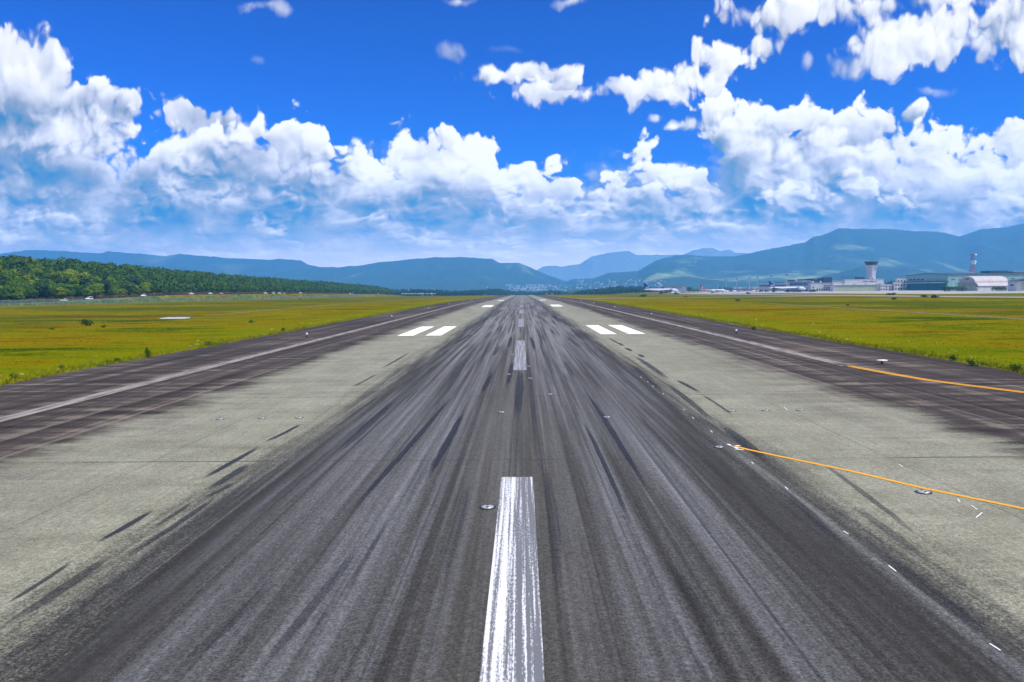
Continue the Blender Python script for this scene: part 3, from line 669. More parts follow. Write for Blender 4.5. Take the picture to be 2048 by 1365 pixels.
def tree_proto(name, label, cat, h, r_, kind, seed, nleaf=900, m=M_leaf):
    r = np.random.default_rng(seed); rr = random.Random(seed)
    root = thing(name, label, cat)
    lobes = []
    if kind == 'round':
        for k in range(9):
            an = rr.uniform(0, 6.28); q = rr.uniform(.15, .62) * r_
            lobes.append((math.cos(an) * q, math.sin(an) * q, h * rr.uniform(.42, .80), r_ * rr.uniform(.38, .58), .72))
        lobes.append((0, 0, h * .78, r_ * .55, .75)); lobes.append((0, 0, h * .45, r_ * .75, .6))
    else:
        for k in range(7):
            f = k / 6; lobes.append((rr.uniform(-.1, .1) * r_, rr.uniform(-.1, .1) * r_, h * (.2 + .72 * f), r_ * (1 - .78 * f) * .8, 1.1))
    V, Fq = leaf_cloud(lobes, nleaf, h * .035, r)
    link('crown', npmesh('crown', V, Fq), m, root)
    mb = MB(); mb.tube((0, 0, -1.5), (0, 0, h * .5), h * .028, h * .016, 7)
    for k in range(4):
        an = k * 1.57 + rr.random(); mb.tube((0, 0, h * (.28 + .05 * k)), (math.cos(an) * r_ * .5, math.sin(an) * r_ * .5, h * (.55 + .05 * k)), h * .012, h * .004, 5)
    mb.build('trunk', M_bark, root)
    return root
WL = [('round', 11, 5.0, 1), ('round', 9.5, 4.6, 2), ('round', 12.5, 5.4, 3), ('round', 10.5, 4.2, 4), ('round', 8.5, 4.8, 5), ('cone', 13, 2.9, 6)]
LBL = ['tall rounded green tree in the wood behind the left fence', 'broad mid green tree in the wood behind the left fence', 'large dark domed tree in the wood behind the left fence',
       'narrow rounded green tree in the wood behind the left fence', 'low wide yellowish green tree in the wood behind the left fence', 'dark pointed conifer in the wood behind the left fence']
GRP = ['tall rounded trees of the left wood', 'broad green trees of the left wood', 'large domed trees of the left wood', 'narrow rounded trees of the left wood', 'low wide trees of the left wood', 'pointed conifers of the left wood']
protos = [tree_proto('conifer_tree' if k == 'cone' else 'broadleaf_tree', LBL[i], 'tree', h, r_, k, sd_, 1300, M_leaf_dark if k == 'cone' or i == 2 else M_leaf) for i, (k, h, r_, sd_) in enumerate(WL)]
for i, p_ in enumerate(protos): p_['group'] = GRP[i]
fr = random.Random(21); spots = []
x = 246.0
while x < 352:
    y = 330 + fr.uniform(0, 6)
    while y < 1750:
        xx = -(x + fr.uniform(-4.2, 4.2)); yy = y + fr.uniform(-4, 4)
        if (-xx + 30) / yy < .72 * 1.12 + .02: spots.append((xx, yy))
        y += 5.7 + (yy - 330) * .0035
    x += 6.7
spots.sort(key=lambda q: q[0] ** 2 + q[1] ** 2)
near = []; rest = []
for q in spots:
    if len(near) < 292 and (q[1] < 640): near.append(q)
    else: rest.append(q)
first = [True] * 6
CARPX = [(127, 'left of the nearest hatchback'), (178, 'above the first white van'), (232, 'just right of the first white van'), (287, 'just left of the lone second van'), (335, 'right of the lone second van'), (383, 'left of the fourth car'), (421, 'above the fourth car')]
def where(xx, yy):
    px = 1044 + xx / yy * F; seg = 'farther along the road'
    for a_, n_ in CARPX:
        if px < a_: seg = n_; break
    if seg.startswith('left of the nearest') and px < 60: seg = 'beside the left frame edge'
    row = 'at the foot of the wood' if xx > -259 else 'halfway up the wood' if xx > -285 else 'high in the wood' if xx > -315 else 'on the crest of the wood'
    return row + ', ' + seg
KINDL = ['tall rounded tree', 'broad green tree', 'large dark tree', 'narrow green tree', 'low yellowish tree', 'pointed conifer']
for (xx, yy) in near:
    i = fr.choices(range(6), [4, 4, 2, 3, 4, 1])[0]; sc = fr.uniform(.70, 1.12) * (.85 if xx > -256 else 1)
    loc = (xx, yy, G(xx, yy) - .3); rz = fr.uniform(0, 6.28)
    if first[i]: protos[i].location = loc; protos[i].rotation_euler = (0, 0, rz); protos[i].scale = (sc,) * 3; first[i] = False; protos[i]['label'] = KINDL[i] + ' ' + where(xx, yy)
    else: dup(protos[i], loc, rz, (sc * fr.uniform(.9, 1.15), sc * fr.uniform(.9, 1.15), sc), KINDL[i] + ' ' + where(xx, yy))
def wood(name, label, pts, m, seed, hmin, hmax, nl, cone=.1, wide=.42):
    r = np.random.default_rng(seed); VS = []; FS = []; o = 0
    for (xx, yy, zz) in pts:
        h = r.uniform(hmin, hmax); rr_ = h * wide * r.uniform(.85, 1.2)
        if r.random() < cone: lobes = [(0, 0, h * (.25 + .16 * k), rr_ * .55 * (1 - .17 * k), 1.2) for k in range(5)]; h *= 1.15
        else: lobes = [(r.uniform(-.4, .4) * rr_, r.uniform(-.4, .4) * rr_, h * r.uniform(.35, .75), rr_ * r.uniform(.5, .72), .75) for k in range(5)] + [(0, 0, h * .7, rr_ * .6, .8)]
        V, Fq = leaf_cloud(lobes, nl, h * .06, r); VS.append(V + np.array([xx, yy, zz - .5])); FS.append(Fq + o); o += len(V)
    return tag(link(name, npmesh(name, np.concatenate(VS), np.concatenate(FS)), m), label, 'wood', None, 'stuff')
wood('wood', 'dense green wood stretching away along the left side of the airfield', [(a, b_, G(a, b_)) for a, b_ in rest], M_leaf, 31, 7.5, 11.5, 130)
print('TREES', len(near), len(rest))
# distant dark tree belts around the runway end
def belt(px0, px1, D0, D1, top, n, seed, label, h=(10, 15), nl=120, cone=.3, bury=True):
    r = random.Random(seed); pts = []
    for k in range(n):
        px = r.uniform(px0, px1); D = r.uniform(D0, D1)
        ty = np.interp(px, [q[0] for q in top], [q[1] for q in top]) + (D1 - D) / (D1 - D0) * 5 + r.uniform(-.8, .8)
        w = W(px, ty, D); pts.append((w.x, D, w.z - (h[0] + h[1]) / 2))
    return wood('wood', label, pts, M_leaf_dark, seed, h[0], h[1], nl, cone, .46)
belt(745, 965, 1500, 1900, [(745, 577), (800, 578), (830, 577), (870, 578), (900, 581), (965, 580)], 330, 41, 'dark mixed trees beyond the left end of the airfield')
belt(925, 1062, 1900, 2400, [(925, 581), (960, 579), (985, 576.5), (1010, 578), (1030, 581.5), (1062, 582)], 300, 42, 'low wooded hill just left of the runway end', (12, 17))
belt(1068, 1165, 1800, 2300, [(1068, 583), (1082, 582), (1098, 580), (1120, 580.5), (1140, 584), (1150, 586), (1165, 586)], 230, 43, 'dark tree belt just right of the runway end', (12, 17))
belt(1150, 1335, 1500, 1900, [(1150, 582), (1190, 577.5), (1230, 573), (1270, 572.5), (1300, 574), (1335, 577)], 420, 44, 'dark tree belt behind the white and blue airliner', (11, 16))
belt(1040, 1080, 2300, 2800, [(1040, 583), (1080, 583)], 90, 45, 'faint blue trees closing the runway end', (12, 17))

# trees by the terminal: individuals
tprotos = [tree_proto('broadleaf_tree', 'dark round tree left of the red tailed airliner', 'tree', 11, 5.5, 'round', 71, 700, M_leaf_dark),
           tree_proto('broadleaf_tree', 'dark round tree', 'tree', 9, 5.0, 'round', 72, 700, M_leaf_dark)]
tt = [(1378.5, 1380, 574.6, 'largest dark round tree standing just right of the grey block'), (1388, 1400, 579, 'dark round tree between the grey block and the red tail, left one'),
      (1396, 1390, 579.5, 'dark round tree directly behind the red tail'), (1416, 1640, 578, 'low dark tree behind the red tailed airliner fuselage'),
      (1425, 1640, 578, 'low dark tree behind the middle of the red tailed airliner'), (1434, 1700, 576, 'dark tree at the foot of the leftmost lamp mast'),
      (1441, 1720, 575.5, 'dark tree between the two leftmost lamp masts'), (1452, 1700, 573.8, 'dark round tree at the foot of the second lamp mast from left'),
      (1460, 1730, 575.5, 'dark tree between the second and third lamp masts'), (1466, 1730, 575, 'dark tree just left of the third lamp mast'), (1477, 1720, 576, 'dark tree just right of the third lamp mast'),
      (1800, 1220, 561, 'dark tree behind the small white three storey block'), (1785, 1220, 563, 'dark tree between control tower annex and white block'), (1773, 1230, 563.5, 'dark tree just right of the control tower annex')]
for k, (px, D, ty, lb) in enumerate(tt):
    w = W(px, ty, D); z = G(w.x, D); h = w.z - z; sc = max(.4, h / 10.0)
    if k < 2: o = tprotos[k]; o.location = (w.x, D, z); o.scale = (sc * 1.5, sc * 1.5, sc); o['label'] = lb
    else: o = dup(tprotos[k % 2], (w.x, D, z), k * 1.3, (sc * 1.6, sc * 1.6, sc), lb)
    o['group'] = 'dark trees around the terminal'
o = dup(tprotos[1], (W(2000, 549, 930).x, 930, W(2000, 549, 930).z - 11), 1.0, 1.0, 'yellowish green tree top showing over the roof of the arched hangar', None)
if 'group' in o: del o['group']

def shrub_proto(name, label, r_, h, m, seed, nl=260, size=.12):
    r = np.random.default_rng(seed); root = thing(name, label, 'shrub')
    lobes = [(r.uniform(-.5, .5) * r_, r.uniform(-.5, .5) * r_, h * r.uniform(.2, .55), r_ * r.uniform(.4, .6), h / r_ * .8) for k in range(6)]
    V, Fq = leaf_cloud(lobes, nl, size, r); link('foliage', npmesh('foliage', V, Fq), m, root)
    mb = MB()
    for k in range(3): mb.tube((0, 0, -.2), (math.cos(k * 2.1) * r_ * .4, math.sin(k * 2.1) * r_ * .4, h * .6), .03 * h, .01 * h, 5)
    mb.build('stem', M_bark, root); return root
M_weed = leaf_mat('weed_leaves', (.03, .07, .006), (.07, .14, .006), (.13, .19, .008))
sp_ = shrub_proto('shrub', 'small bush', 1.0, 1.0, M_weed, 81)
shr = [(176, 652, 1.3, 1.0, 'round green bush standing alone in the left grass'), (103, 660, .6, .4, 'small dark bush left of the lone round bush'), (206, 656, .6, .45, 'small pale bush right of the lone round bush'),
       (297, 716, .32, .9, 'upright leafy weed at the left edge of the asphalt'), (236, 726, .4, .4, 'low weed clump on the left asphalt edge below the upright weed'), (415, 692, .6, .6, 'green weed clump on the left asphalt edge, middle of three'),
       (567, 663, .5, .5, 'green weed clump farthest up the left asphalt edge'), (30, 758, .35, .4, 'weed tuft at the left asphalt edge nearest the frame side'),
       (123, 738, .3, .35, 'weed tuft on the left asphalt edge near the corner'), (600, 599, 1.6, 1.2, 'pale green bush in the far left grass near the fence'), (503, 646, .8, .5, 'flat green bush beside the left runway grass'),
       (1508, 660, .5, .5, 'weed clump on the right asphalt edge'), (1475, 603.5, 1.3, 1.1, 'dark green bush in the right grass before the terminal'), (1907, 722, .4, .45, 'dark weed at right asphalt edge near the frame side'),
       (1950, 733, .6, .55, 'largest weed clump at the right asphalt edge'), (2030, 745, .6, .55, 'weed clump in the right corner of the asphalt edge'), (1787, 600, 1.4, .9, 'dark bush in the right grass below the white block'),
       (1870, 597, 2.2, 1.5, 'dark green bush group before the green hangar'), (1850, 595, 2.6, 1.3, 'bright green bush in front of the green hangar'), (1784, 590.7, 3.0, 1.6, 'bright green bush by the taxiway below the control tower'),
       (1776, 590.7, 2.4, 1.4, 'bright green bush by the taxiway left of its twin'), (1497, 588.5, 3.0, 2.0, 'yellow green bush by the taxiway before the terminal'), (1353, 589.0, 5, 2.6, 'yellow green bush under the nose of the white and blue airliner'),
       (1285, 594, 4, 2.0, 'pale green bush left of the white and blue airliner')]
def gpz(px, py):
    lo = 5.0
    for D in np.arange(20, 1400, 1.0):
        w = W(px, py, float(D))
        if w.z <= G(w.x, w.y): return w
    return W(px, py, 1100)
for k, (px, py, r_, h, lb) in enumerate(shr):
    w = gpz(px, py); loc = (w.x, w.y, G(w.x, w.y)); f_ = .9 if w.y < 200 else 1.0
    if k == 0: o = sp_; o.location = loc; o.scale = (r_, r_, h * 1.1); o['label'] = lb
    else: o = dup(sp_, loc, k * 1.7, (r_ * f_, r_ * f_, h * f_), lb)
    o['group'] = 'bushes and weeds in the airfield grass'
wt = W(1548, 574.5, 1085); bz = G(wt.x, 1085); o = dup(sp_, (wt.x, 1085, bz), 0, (4.6, 4.6, wt.z - bz), 'round green bush in front of the tail of the rightmost airliner')
if 'group' in o: del o['group']
for a, b_, ty, lb in [(1617, 1628, 579.5, 'green bush at the foot of the white office block, left one'), (1625, 1633, 578.5, 'green bush at the foot of the white office block, right one')]:
    wt = W((a + b_) / 2, ty, 1040); bz = G(wt.x, 1040); o = dup(sp_, (wt.x, 1040, bz), a, (4.2, 4.2, wt.z - bz), lb); o['group'] = 'bushes before the white office block'

# clipped dark hedges by the hangars
def hedge(px0, px1, ytop, D, label, dep=5):
    a, b_ = W(px0, 582, D), W(px1, 582, D); z = G(a.x, D); h = W((px0 + px1) / 2, ytop, D).z - z
    root = thing('hedge', label, 'hedge', (a.x, D, z), 0, None); r = np.random.default_rng(int(px0)); L = b_.x - a.x
    n = max(3, int(L / 3)); lobes = [((k + .5) * L / n, dep / 2 * r.uniform(.8, 1.2), h * .42, h * .55, 1.0) for k in range(n)]
    V, Fq = leaf_cloud(lobes, 900, .45, r); link('foliage', npmesh('foliage', V, Fq), M_leaf_dark, root)
    mb = MB(); [mb.tube((l[0], l[1], -.2), (l[0], l[1], h * .5), .12, .08, 5) for l in lobes]; mb.build('stem', M_bark, root)
hedge(1888, 1909, 573.5, 835, 'long dark clipped hedge in front of the green hangar, left half')
hedge(1911, 1934, 572.8, 835, 'dark clipped hedge reaching the door of the arched hangar')
hedge(1988, 2014, 573.5, 800, 'dark clipped hedge between the arched hangar and the last hangar')
hedge(1576, 1603, 579.5, 1010, 'low dark hedge hiding the nose of the rightmost airliner', 4)

# dry brush along the road (uncountable)
r = np.random.default_rng(77); lob = []
for k in range(420):
    yy = r.uniform(330, 1100); xx = -r.uniform(236.5, 245); lob.append((xx, yy, G(xx, yy) + .5, r.uniform(1.0, 2.0), .8))
V, Fq = leaf_cloud(lob, 26000, .30, r); tag(link('brush', npmesh('brush', V, Fq), M_brush), 'brown dry brush along the foot of the left wood', 'brush', None, 'stuff')
r = np.random.default_rng(78); lob = []
for k in range(500):
    yy = r.uniform(330, 1100); xx = -r.uniform(222.5, 226); lob.append((xx, yy, G(xx, yy) + .15, r.uniform(.5, .9), .7))
V, Fq = leaf_cloud(lob, 20000, .22, r); tag(link('bank_grass', npmesh('bank_grass', V, Fq), M_weed), 'tall green weeds on the bank behind the left fence', 'weeds', None, 'stuff')

# grass tufts that give the verge a ragged edge (uncountable)
def tufts(n, xf, seed, hmin, hmax, mt, name, label):
    r = np.random.default_rng(seed); X, Y = xf(r, n); Z = gz(X, Y); k = 6
    X = np.repeat(X, k) + r.normal(size=n * k) * .09; Y = np.repeat(Y, k) + r.normal(size=n * k) * .09; Z = np.repeat(Z, k)
    h = r.uniform(hmin, hmax, n * k); an = r.uniform(0, 6.28, n * k); w = .018 + .05 * h; le = r.normal(size=(n * k, 2)) * (h * .35)[:, None]
    A = np.stack([X - np.cos(an) * w, Y - np.sin(an) * w, Z], 1); B = np.stack([X + np.cos(an) * w, Y + np.sin(an) * w, Z], 1); C = np.stack([X + le[:, 0], Y + le[:, 1], Z + h], 1)
    V = np.stack([A, B, C], 1).reshape(-1, 3); me = npmesh(name, V, np.arange(len(V)).reshape(-1, 3))
    return tag(link(name, me, mt), label, 'grass', None, 'stuff')
def blade_build(t, b):
    p = t.n.new('ShaderNodeNewGeometry').outputs['Position']
    n = t.noise(t.vec('MULTIPLY', p, (.12, .07, 0)), 1, 6, .7); n2 = t.noise(p, 2.2, 2, .6)
    k = t.math('ADD', t.math('MULTIPLY', n, .6), t.math('MULTIPLY', n2, .4))
    t.l.new(t.ramp(k, [(.35, (.085, .13, .002)), (.48, (.19, .21, .002)), (.58, (.27, .235, .002)), (.70, (.22, .14, .004))]), b.inputs['Base Color'])
M_blade = mat('grass_blades', (.2, .24, .01), .8, .15, build=blade_build)
def verge(r, n):
    Y = 18 + 480 * r.random(n) ** 1.7; sgn = np.where(r.random(n) < .5, -1, 1)
    return sgn * (30.5 + np.abs(r.normal(size=n)) * 1.0 + .5 * np.sin(Y * .31) * np.sin(Y * .083 + 1)), Y
def field(r, n):
    Y = 22 + 330 * r.random(n) ** 1.5; sgn = np.where(r.random(n) < .5, -1, 1)
    return sgn * (31 + (Y * .75 + 10) * r.random(n) ** 1.3), Y
tufts(9000, verge, 5, .08, .26, M_blade, 'verge_grass', 'ragged green grass fringe along both asphalt edges')
tufts(16000, field, 6, .05, .15, M_blade, 'field_grass', 'yellow green meadow grass growing over the airfield')
fm = mat('flower_heads', (.55, .52, .22), .8)
def flo(r, n):
    Y = 45 + 110 * r.random(n); return np.where(r.random(n) < .35, -1, 1) * (31.5 + np.abs(r.normal(size=n)) * 3.5), Y
tufts(70, flo, 9, .10, .2, fm, 'flowers', 'tiny pale flower heads in the verge grass')

# ------------------------------------------------------------------ fence on the left
def wire_build(t, b):
    p = t.sep(t.n.new('ShaderNodeTexCoord').outputs['Object'])
    a = t.math('PINGPONG', t.math('ADD', p[1], p[2]), .05); c = t.math('PINGPONG', t.math('SUBTRACT', p[1], p[2]), .05)
    w = t.math('LESS_THAN', t.math('MINIMUM', a, c), .0115); t.l.new(w, b.inputs['Alpha'])
M_wire = mat('green_wire', (.12, .26, .20), .5, build=wire_build)
M_post = mat('fence_post', (.30, .38, .36), .5)
FXX = -220.0
froot = thing('fence', 'long green wire mesh fence along the left edge of the airfield', 'fence', (FXX, 250, 0))
mb = MB(); ys_ = [250, 300] + list(range(320, 1101, 20))
for i, y in enumerate(ys_):
    z = G(FXX, y); mb.v += [(0, y - 250, z), (0, y - 250, z + 2.5)]
    if i: k = 2 * i; mb.f.append((k - 2, k, k + 1, k - 1))
mb.build('wire_mesh', M_wire, froot)
mb = MB(); 
for i in range(len(ys_) - 1): mb.tube((0, ys_[i] - 250, G(FXX, ys_[i]) + 2.5), (0, ys_[i + 1] - 250, G(FXX, ys_[i + 1]) + 2.5), .04, n=5)
mb.build('top_rail', M_post, froot)
mb = MB(); mb.tube((0, 0, -.2), (0, 0, 2.65), .06, n=6); mb.tube((0, 0, 2.6), (.3, 0, 2.95), .035, n=5); post0 = mb.build('post', M_post, froot); post0.location = (0, 50, G(FXX, 300))
for k in range(1, 96):
    y = 300 + k * 8.0; o = post0.copy(); COL.objects.link(o); o.location = (0, y - 250, G(FXX, y)); o.parent = froot

# ------------------------------------------------------------------ cars
M_tyre = mat('tyre', (.02, .02, .02), .9); M_glass = mat('dark_glass', (.03, .04, .05), .1, .6); M_rim = mat('rim', (.4, .4, .42), .35, .5, .8)
M_lampred = mat('tail_lamp', (.4, .02, .02), .3); M_lampw = mat('head_lamp', (.7, .7, .7), .2)
def car_proto(body, label, kind):
    root = thing('parked_car', label, 'car')
    if kind == 'van': prof = [(-2.15,.35),(2.15,.35),(2.2,.8),(1.9,1.05),(1.35,1.2),(.75,1.82),(-2.0,1.86),(-2.2,1.1)]
    else: prof = [(-2.1,.35),(2.1,.35),(2.15,.72),(1.85,.88),(1.05,.98),(.45,1.42),(-1.1,1.46),(-1.95,1.0),(-2.15,.75)]
    mb = MB(); mb.prism([(p[0], p[1]) for p in prof], 'x', -.84, .84)
    mb.v = [(x * (1.0 if z < 1.0 else .88), y, z) for (x, y, z) in mb.v]
    b = mb.build('body', body, root, bevel=.07)
    top = 1.82 if kind == 'van' else 1.4
    g1 = MB()
    for s_ in (-1, 1):
        if kind == 'van': g1.prism([(1.15, 1.12), (.72, top - .12), (-1.95, top - .12), (-2.05, 1.12)], 'x', s_ * .80, s_ * .855)
        else: g1.prism([(.95, 1.0), (.42, top - .06), (-1.05, top - .04), (-1.7, 1.0)], 'x', s_ * .80, s_ * .85)
    g1.build('side_window', M_glass, root)
    mb = MB()
    if kind == 'van': mb.add([(-.68,1.33,1.23),(.68,1.33,1.23),(.62,.82,1.76),(-.62,.82,1.76),(-.68,1.37,1.25),(.68,1.37,1.25),(.62,.86,1.79),(-.62,.86,1.79)], [(4,5,6,7),(0,1,5,4),(2,3,7,6)])
    else: mb.add([(-.7,1.0,1.02),(.7,1.0,1.02),(.62,.5,1.40),(-.62,.5,1.40),(-.7,1.05,1.04),(.7,1.05,1.04),(.62,.55,1.42),(-.62,.55,1.42)], [(4,5,6,7),(0,1,5,4),(2,3,7,6)])
    mb.build('windscreen', M_glass, root)
    mb = MB(); zr = 1.25 if kind == 'van' else 1.05; mb.box(-.62, .62, -2.24 if kind == 'van' else -1.85, -2.05 if kind == 'van' else -1.6, zr, zr + (.45 if kind == 'van' else .3)); mb.build('rear_window', M_glass, root)
    for sx in (-1, 1):
        for sy in (-1.35, 1.35):
            mb = MB(); mb.tube((sx * .66, sy, .33), (sx * .87, sy, .33), .33, n=14); w = mb.build('wheel', M_tyre, root)
            mb = MB(); mb.tube((sx * .80, sy, .33), (sx * .885, sy, .33), .19, n=10); mb.build('rim', M_rim, w)
        mb = MB(); mb.box(sx * .55 - .16, sx * .55 + .16, 2.08, 2.2, .62, .78); mb.build('headlight', M_lampw, root)
        mb = MB(); mb.box(sx * .70 - .1, sx * .70 + .1, -2.22, -2.1, .75, 1.0); mb.build('tail_light', M_lampred, root)
    return root
M_cw = mat('white_car_paint', (.8, .8, .82), .25, .5); M_cs = mat('silver_car_paint', (.45, .47, .5), .3, .5, .4); M_ck = mat('dark_car_paint', (.03, .04, .06), .25, .5)
c_hatch = car_proto(M_cw, 'white', 'car'); c_van = car_proto(M_cw, 'white', 'van'); c_sil = car_proto(M_cs, 'silver', 'car')
cars = [(127, 0, 'white hatchback nearest on the road behind the left fence'), (178, 1, 'white van second nearest on the road behind the left fence'), (287, 1, 'white van alone below the tall dark trees of the wood'),
        (383, 0, 'white car third gap along the fence, before the trees start to shrink'), (421, 0, 'white car parked just past the fourth one'), (443, 2, 'silver car low behind the fence weeds'),
        (531, 0, 'white car left of the brightest van behind the fence'), (547, 1, 'brightest white van in the middle stretch of the road'), (559, 0, 'white car close behind the brightest van'), (569, 2, 'small silver car, last of the middle four'),
        (601, 1, 'white van alone before the low dark trees'), (700, 0, 'pair of far white cars, left one'), (705, 2, 'pair of far cars, silver right one'), (757, 1, 'single far white van near the end of the wood')]
used = set(); PR = [c_hatch, c_van, c_sil]
for (px, k, lb) in cars:
    D = XD(px, -231.5); loc = (-231.5, D, G(-231.5, D) + .06)
    if k not in used: o = PR[k]; o.location = loc; o['label'] = lb; used.add(k)
    else: o = dup(PR[k], loc, 0, 1.0, lb)
    o['group'] = 'cars on the road behind the left fence'; o.rotation_euler = (0, 0, random.uniform(-.15, .15) + (math.pi if px in (127, 178, 287) else 0))
rc = random.Random(9)
for k in range(13):
    px = 804 + k * 5.3 + rc.uniform(-1.5, 1.5); D = 1400 + rc.uniform(-30, 30); w = W(px, 588.9, D)
    o = dup(PR[k % 2], (w.x, D, w.z), 1.57 + rc.uniform(-1.2, 1.2), 1.15, 'far white vehicle in the row before the dark trees left of the runway end', 'row of far vehicles left of the runway end')
# ------------------------------------------------------------------ runway lights and signs
M_wh = mat('white_metal', (.75, .75, .75), .35, .5); M_red = mat('red_metal', (.28, .03, .02), .5); M_steel = mat('inset_steel', (.45, .45, .46), .4, .5, .3); M_black = mat('black_metal', (.02, .02, .02), .5); M_lens = mat('lamp_glass', (.75, .85, .85), .08, .6)
el = thing('edge_light', '', 'runway light')
mb = MB(); mb.tube((0,0,0), (0,0,.05), .16, .15, 12); mb.tube((0,0,.05), (0,0,.30), .055, .05, 8); mb.build('base', M_black, el)
mb = MB(); mb.tube((0,0,.28), (0,0,.33), .12, .14, 12); mb.build('collar', M_wh, el)
mb = MB(); mb.loft([[(math.cos(a)*r_, math.sin(a)*r_, z) for a in [k*math.pi/6 for k in range(12)]] for r_, z in [(.13,.33),(.13,.42),(.10,.50),(.04,.54)]]); mb.build('lens', M_lens, el, True)
fl = True; nn = {0: 'nearest', 1: 'second', 2: 'third', 3: 'fourth', 4: 'fifth', 5: 'sixth', 6: 'seventh', 7: 'eighth'}
for s_ in (-1, 1):
    for k in range(8):
        y = 91.5 + 60 * k; lb = f"small white topped edge light, {nn[k]} one along the {'left' if s_ < 0 else 'right'} side of the runway"
        loc = (s_ * 24.7, y, G(0, y) + .02)
        if fl: o = el; el.location = loc; el['label'] = lb; fl = False
        else: o = dup(el, loc, 0, 1.0, lb)
        o.scale = (.95,) * 3; o['group'] = 'runway edge lights'
x, y = gp(1764, 729)
gl = thing('marker_light', 'flat white capped marker on a short red stem beside the right runway edge', 'marker light', (x, y, .02))
mb = MB(); mb.tube((0,0,0), (0,0,.17), .07, .09, 10); mb.tube((0,0,0),(0,0,.02),.14,.14,12); mb.build('stem', M_red, gl)
mb = MB(); mb.loft([[(math.cos(a)*r_, math.sin(a)*r_*.6, z) for a in [k*math.pi/10 for k in range(20)]] for r_, z in [(.12,.16),(.33,.19),(.385,.235),(.37,.27),(.28,.295),(.08,.305)]]); mb.build('cap', M_wh, gl, True)
# inset lights: steel ring, dark windows, raised hub
il = thing('inset_light', '', 'runway light')
mb = MB(); N = 20
mb.loft([[(math.cos(a)*r_, math.sin(a)*r_, z) for a in [k*2*math.pi/N for k in range(N)]] for r_, z in [(.16,.0),(.155,.012),(.10,.020),(.04,.022)]]); mb.build('rim', M_steel, il, True)
for a in (0, math.pi):
    c_, s_ = math.cos(a), math.sin(a); mb = MB(); mb.box(-.03, .03, .07 if a == 0 else -.12, .12 if a == 0 else -.07, .012, .028); mb.build('window', M_black, il)
mb = MB(); mb.loft([[(math.cos(a)*r_, math.sin(a)*r_, z) for a in [k*2*math.pi/N for k in range(N)]] for r_, z in [(.21,.0),(.205,.005),(.165,.006)]]); mb.build('dark_seat', M_black, il)
ins = [(975,1017,'inset light set in the asphalt beside the near centre stripe'), (1003,826,'inset light left of the middle between two centre stripes'), (1214,836,'inset light on the dark lane right of the middle'),
       (1100,790,'inset light in a square patch right of the centre'), (1438,896,'inset ring light just left of the start of the orange line'), (1847,987,'white ringed inset light below the orange line'),
       (440,840,'inset light, outermost of the three in the left pale strip'), (524,838,'inset light, middle of the three in the left pale strip'), (598,837,'inset light, innermost of the three in the left pale strip'),
       (1463,823.5,'inset light, innermost of the three in the right pale strip'), (1531,822.5,'inset light, middle of the three in the right pale strip'), (1600,822,'inset light, outermost of the three in the right pale strip'),
       (1017,750,'inset light left of the second centre stripe, nearer one'), (1024,710,'inset light left of the second centre stripe, farther one'), (1057,734,'inset light just right of the second centre stripe'), (1060,758,'inset light between the first two centre stripes, right side')]
for k, (px, py, lb) in enumerate(ins):
    x, y = gp(px, py); sc = 1.0 if py > 900 else .85
    if k == 0: o = il; il.location = (x, y, .027); il['label'] = lb
    else: o = dup(il, (x, y, .027), 0, 1.0, lb)
    o.scale = (sc, sc, sc * 1.6); o['group'] = 'inset runway lights'
# red-brown junction box on the right, orange markers left
def box_thing(name, label, cat, px, py, w_, h_, m, m2):
    w = gpz(px, py); o = thing(name, label, cat, (w.x, w.y, G(w.x, w.y)))
    mb = MB(); mb.box(-w_/2, w_/2, -.5, .5, .25, h_); mb.build('panel', m, o, bevel=.04)
    mb = MB(); mb.box(-w_/2+.1, -w_/2+.2, -.06, .06, -.1, .25); mb.box(w_/2-.2, w_/2-.1, -.06, .06, -.1, .25); mb.build('leg', m2, o)
M_rust = mat('rust_red', (.20, .04, .03), .8, var=.3, vscale=2); M_orange = mat('orange_paint', (.6, .16, .03), .6)
box_thing('taxiway_sign', 'low rust red taxiway sign in the right grass', 'sign', 1372, 596, 2.6, .9, M_rust, M_black)
box_thing('taxiway_sign', 'small dark red marker board at the corner of the right path', 'sign', 1695.6, 612.5, .5, .5, M_rust, M_black)
box_thing('taxiway_sign', 'tiny dark red marker board near the far right end of the runway', 'sign', 1202, 592, 1.6, .9, M_rust, M_black)
box_thing('taxiway_sign', 'tiny orange marker board left of the runway near the far vehicles', 'sign', 863.5, 592, 1.8, 1.8, M_orange, M_black)
for px, lb in [(1093, 'orange localiser board beyond the right end of the runway, left one'), (1105, 'yellow localiser board beyond the right end of the runway')]:
    w = W(px, 591, 1180); o = thing('marker_board', lb, 'board', (w.x, 1180, G(w.x, 1180)))
    mb = MB(); mb.box(-1.6, 1.6, -.1, .1, .8, 2.6); mb.build('panel', M_orange, o); mb = MB(); mb.box(-1.3, -1.1, -.08, .08, -.2, .8); mb.box(1.1, 1.3, -.08, .08, -.2, .8); mb.build('leg', M_black, o)
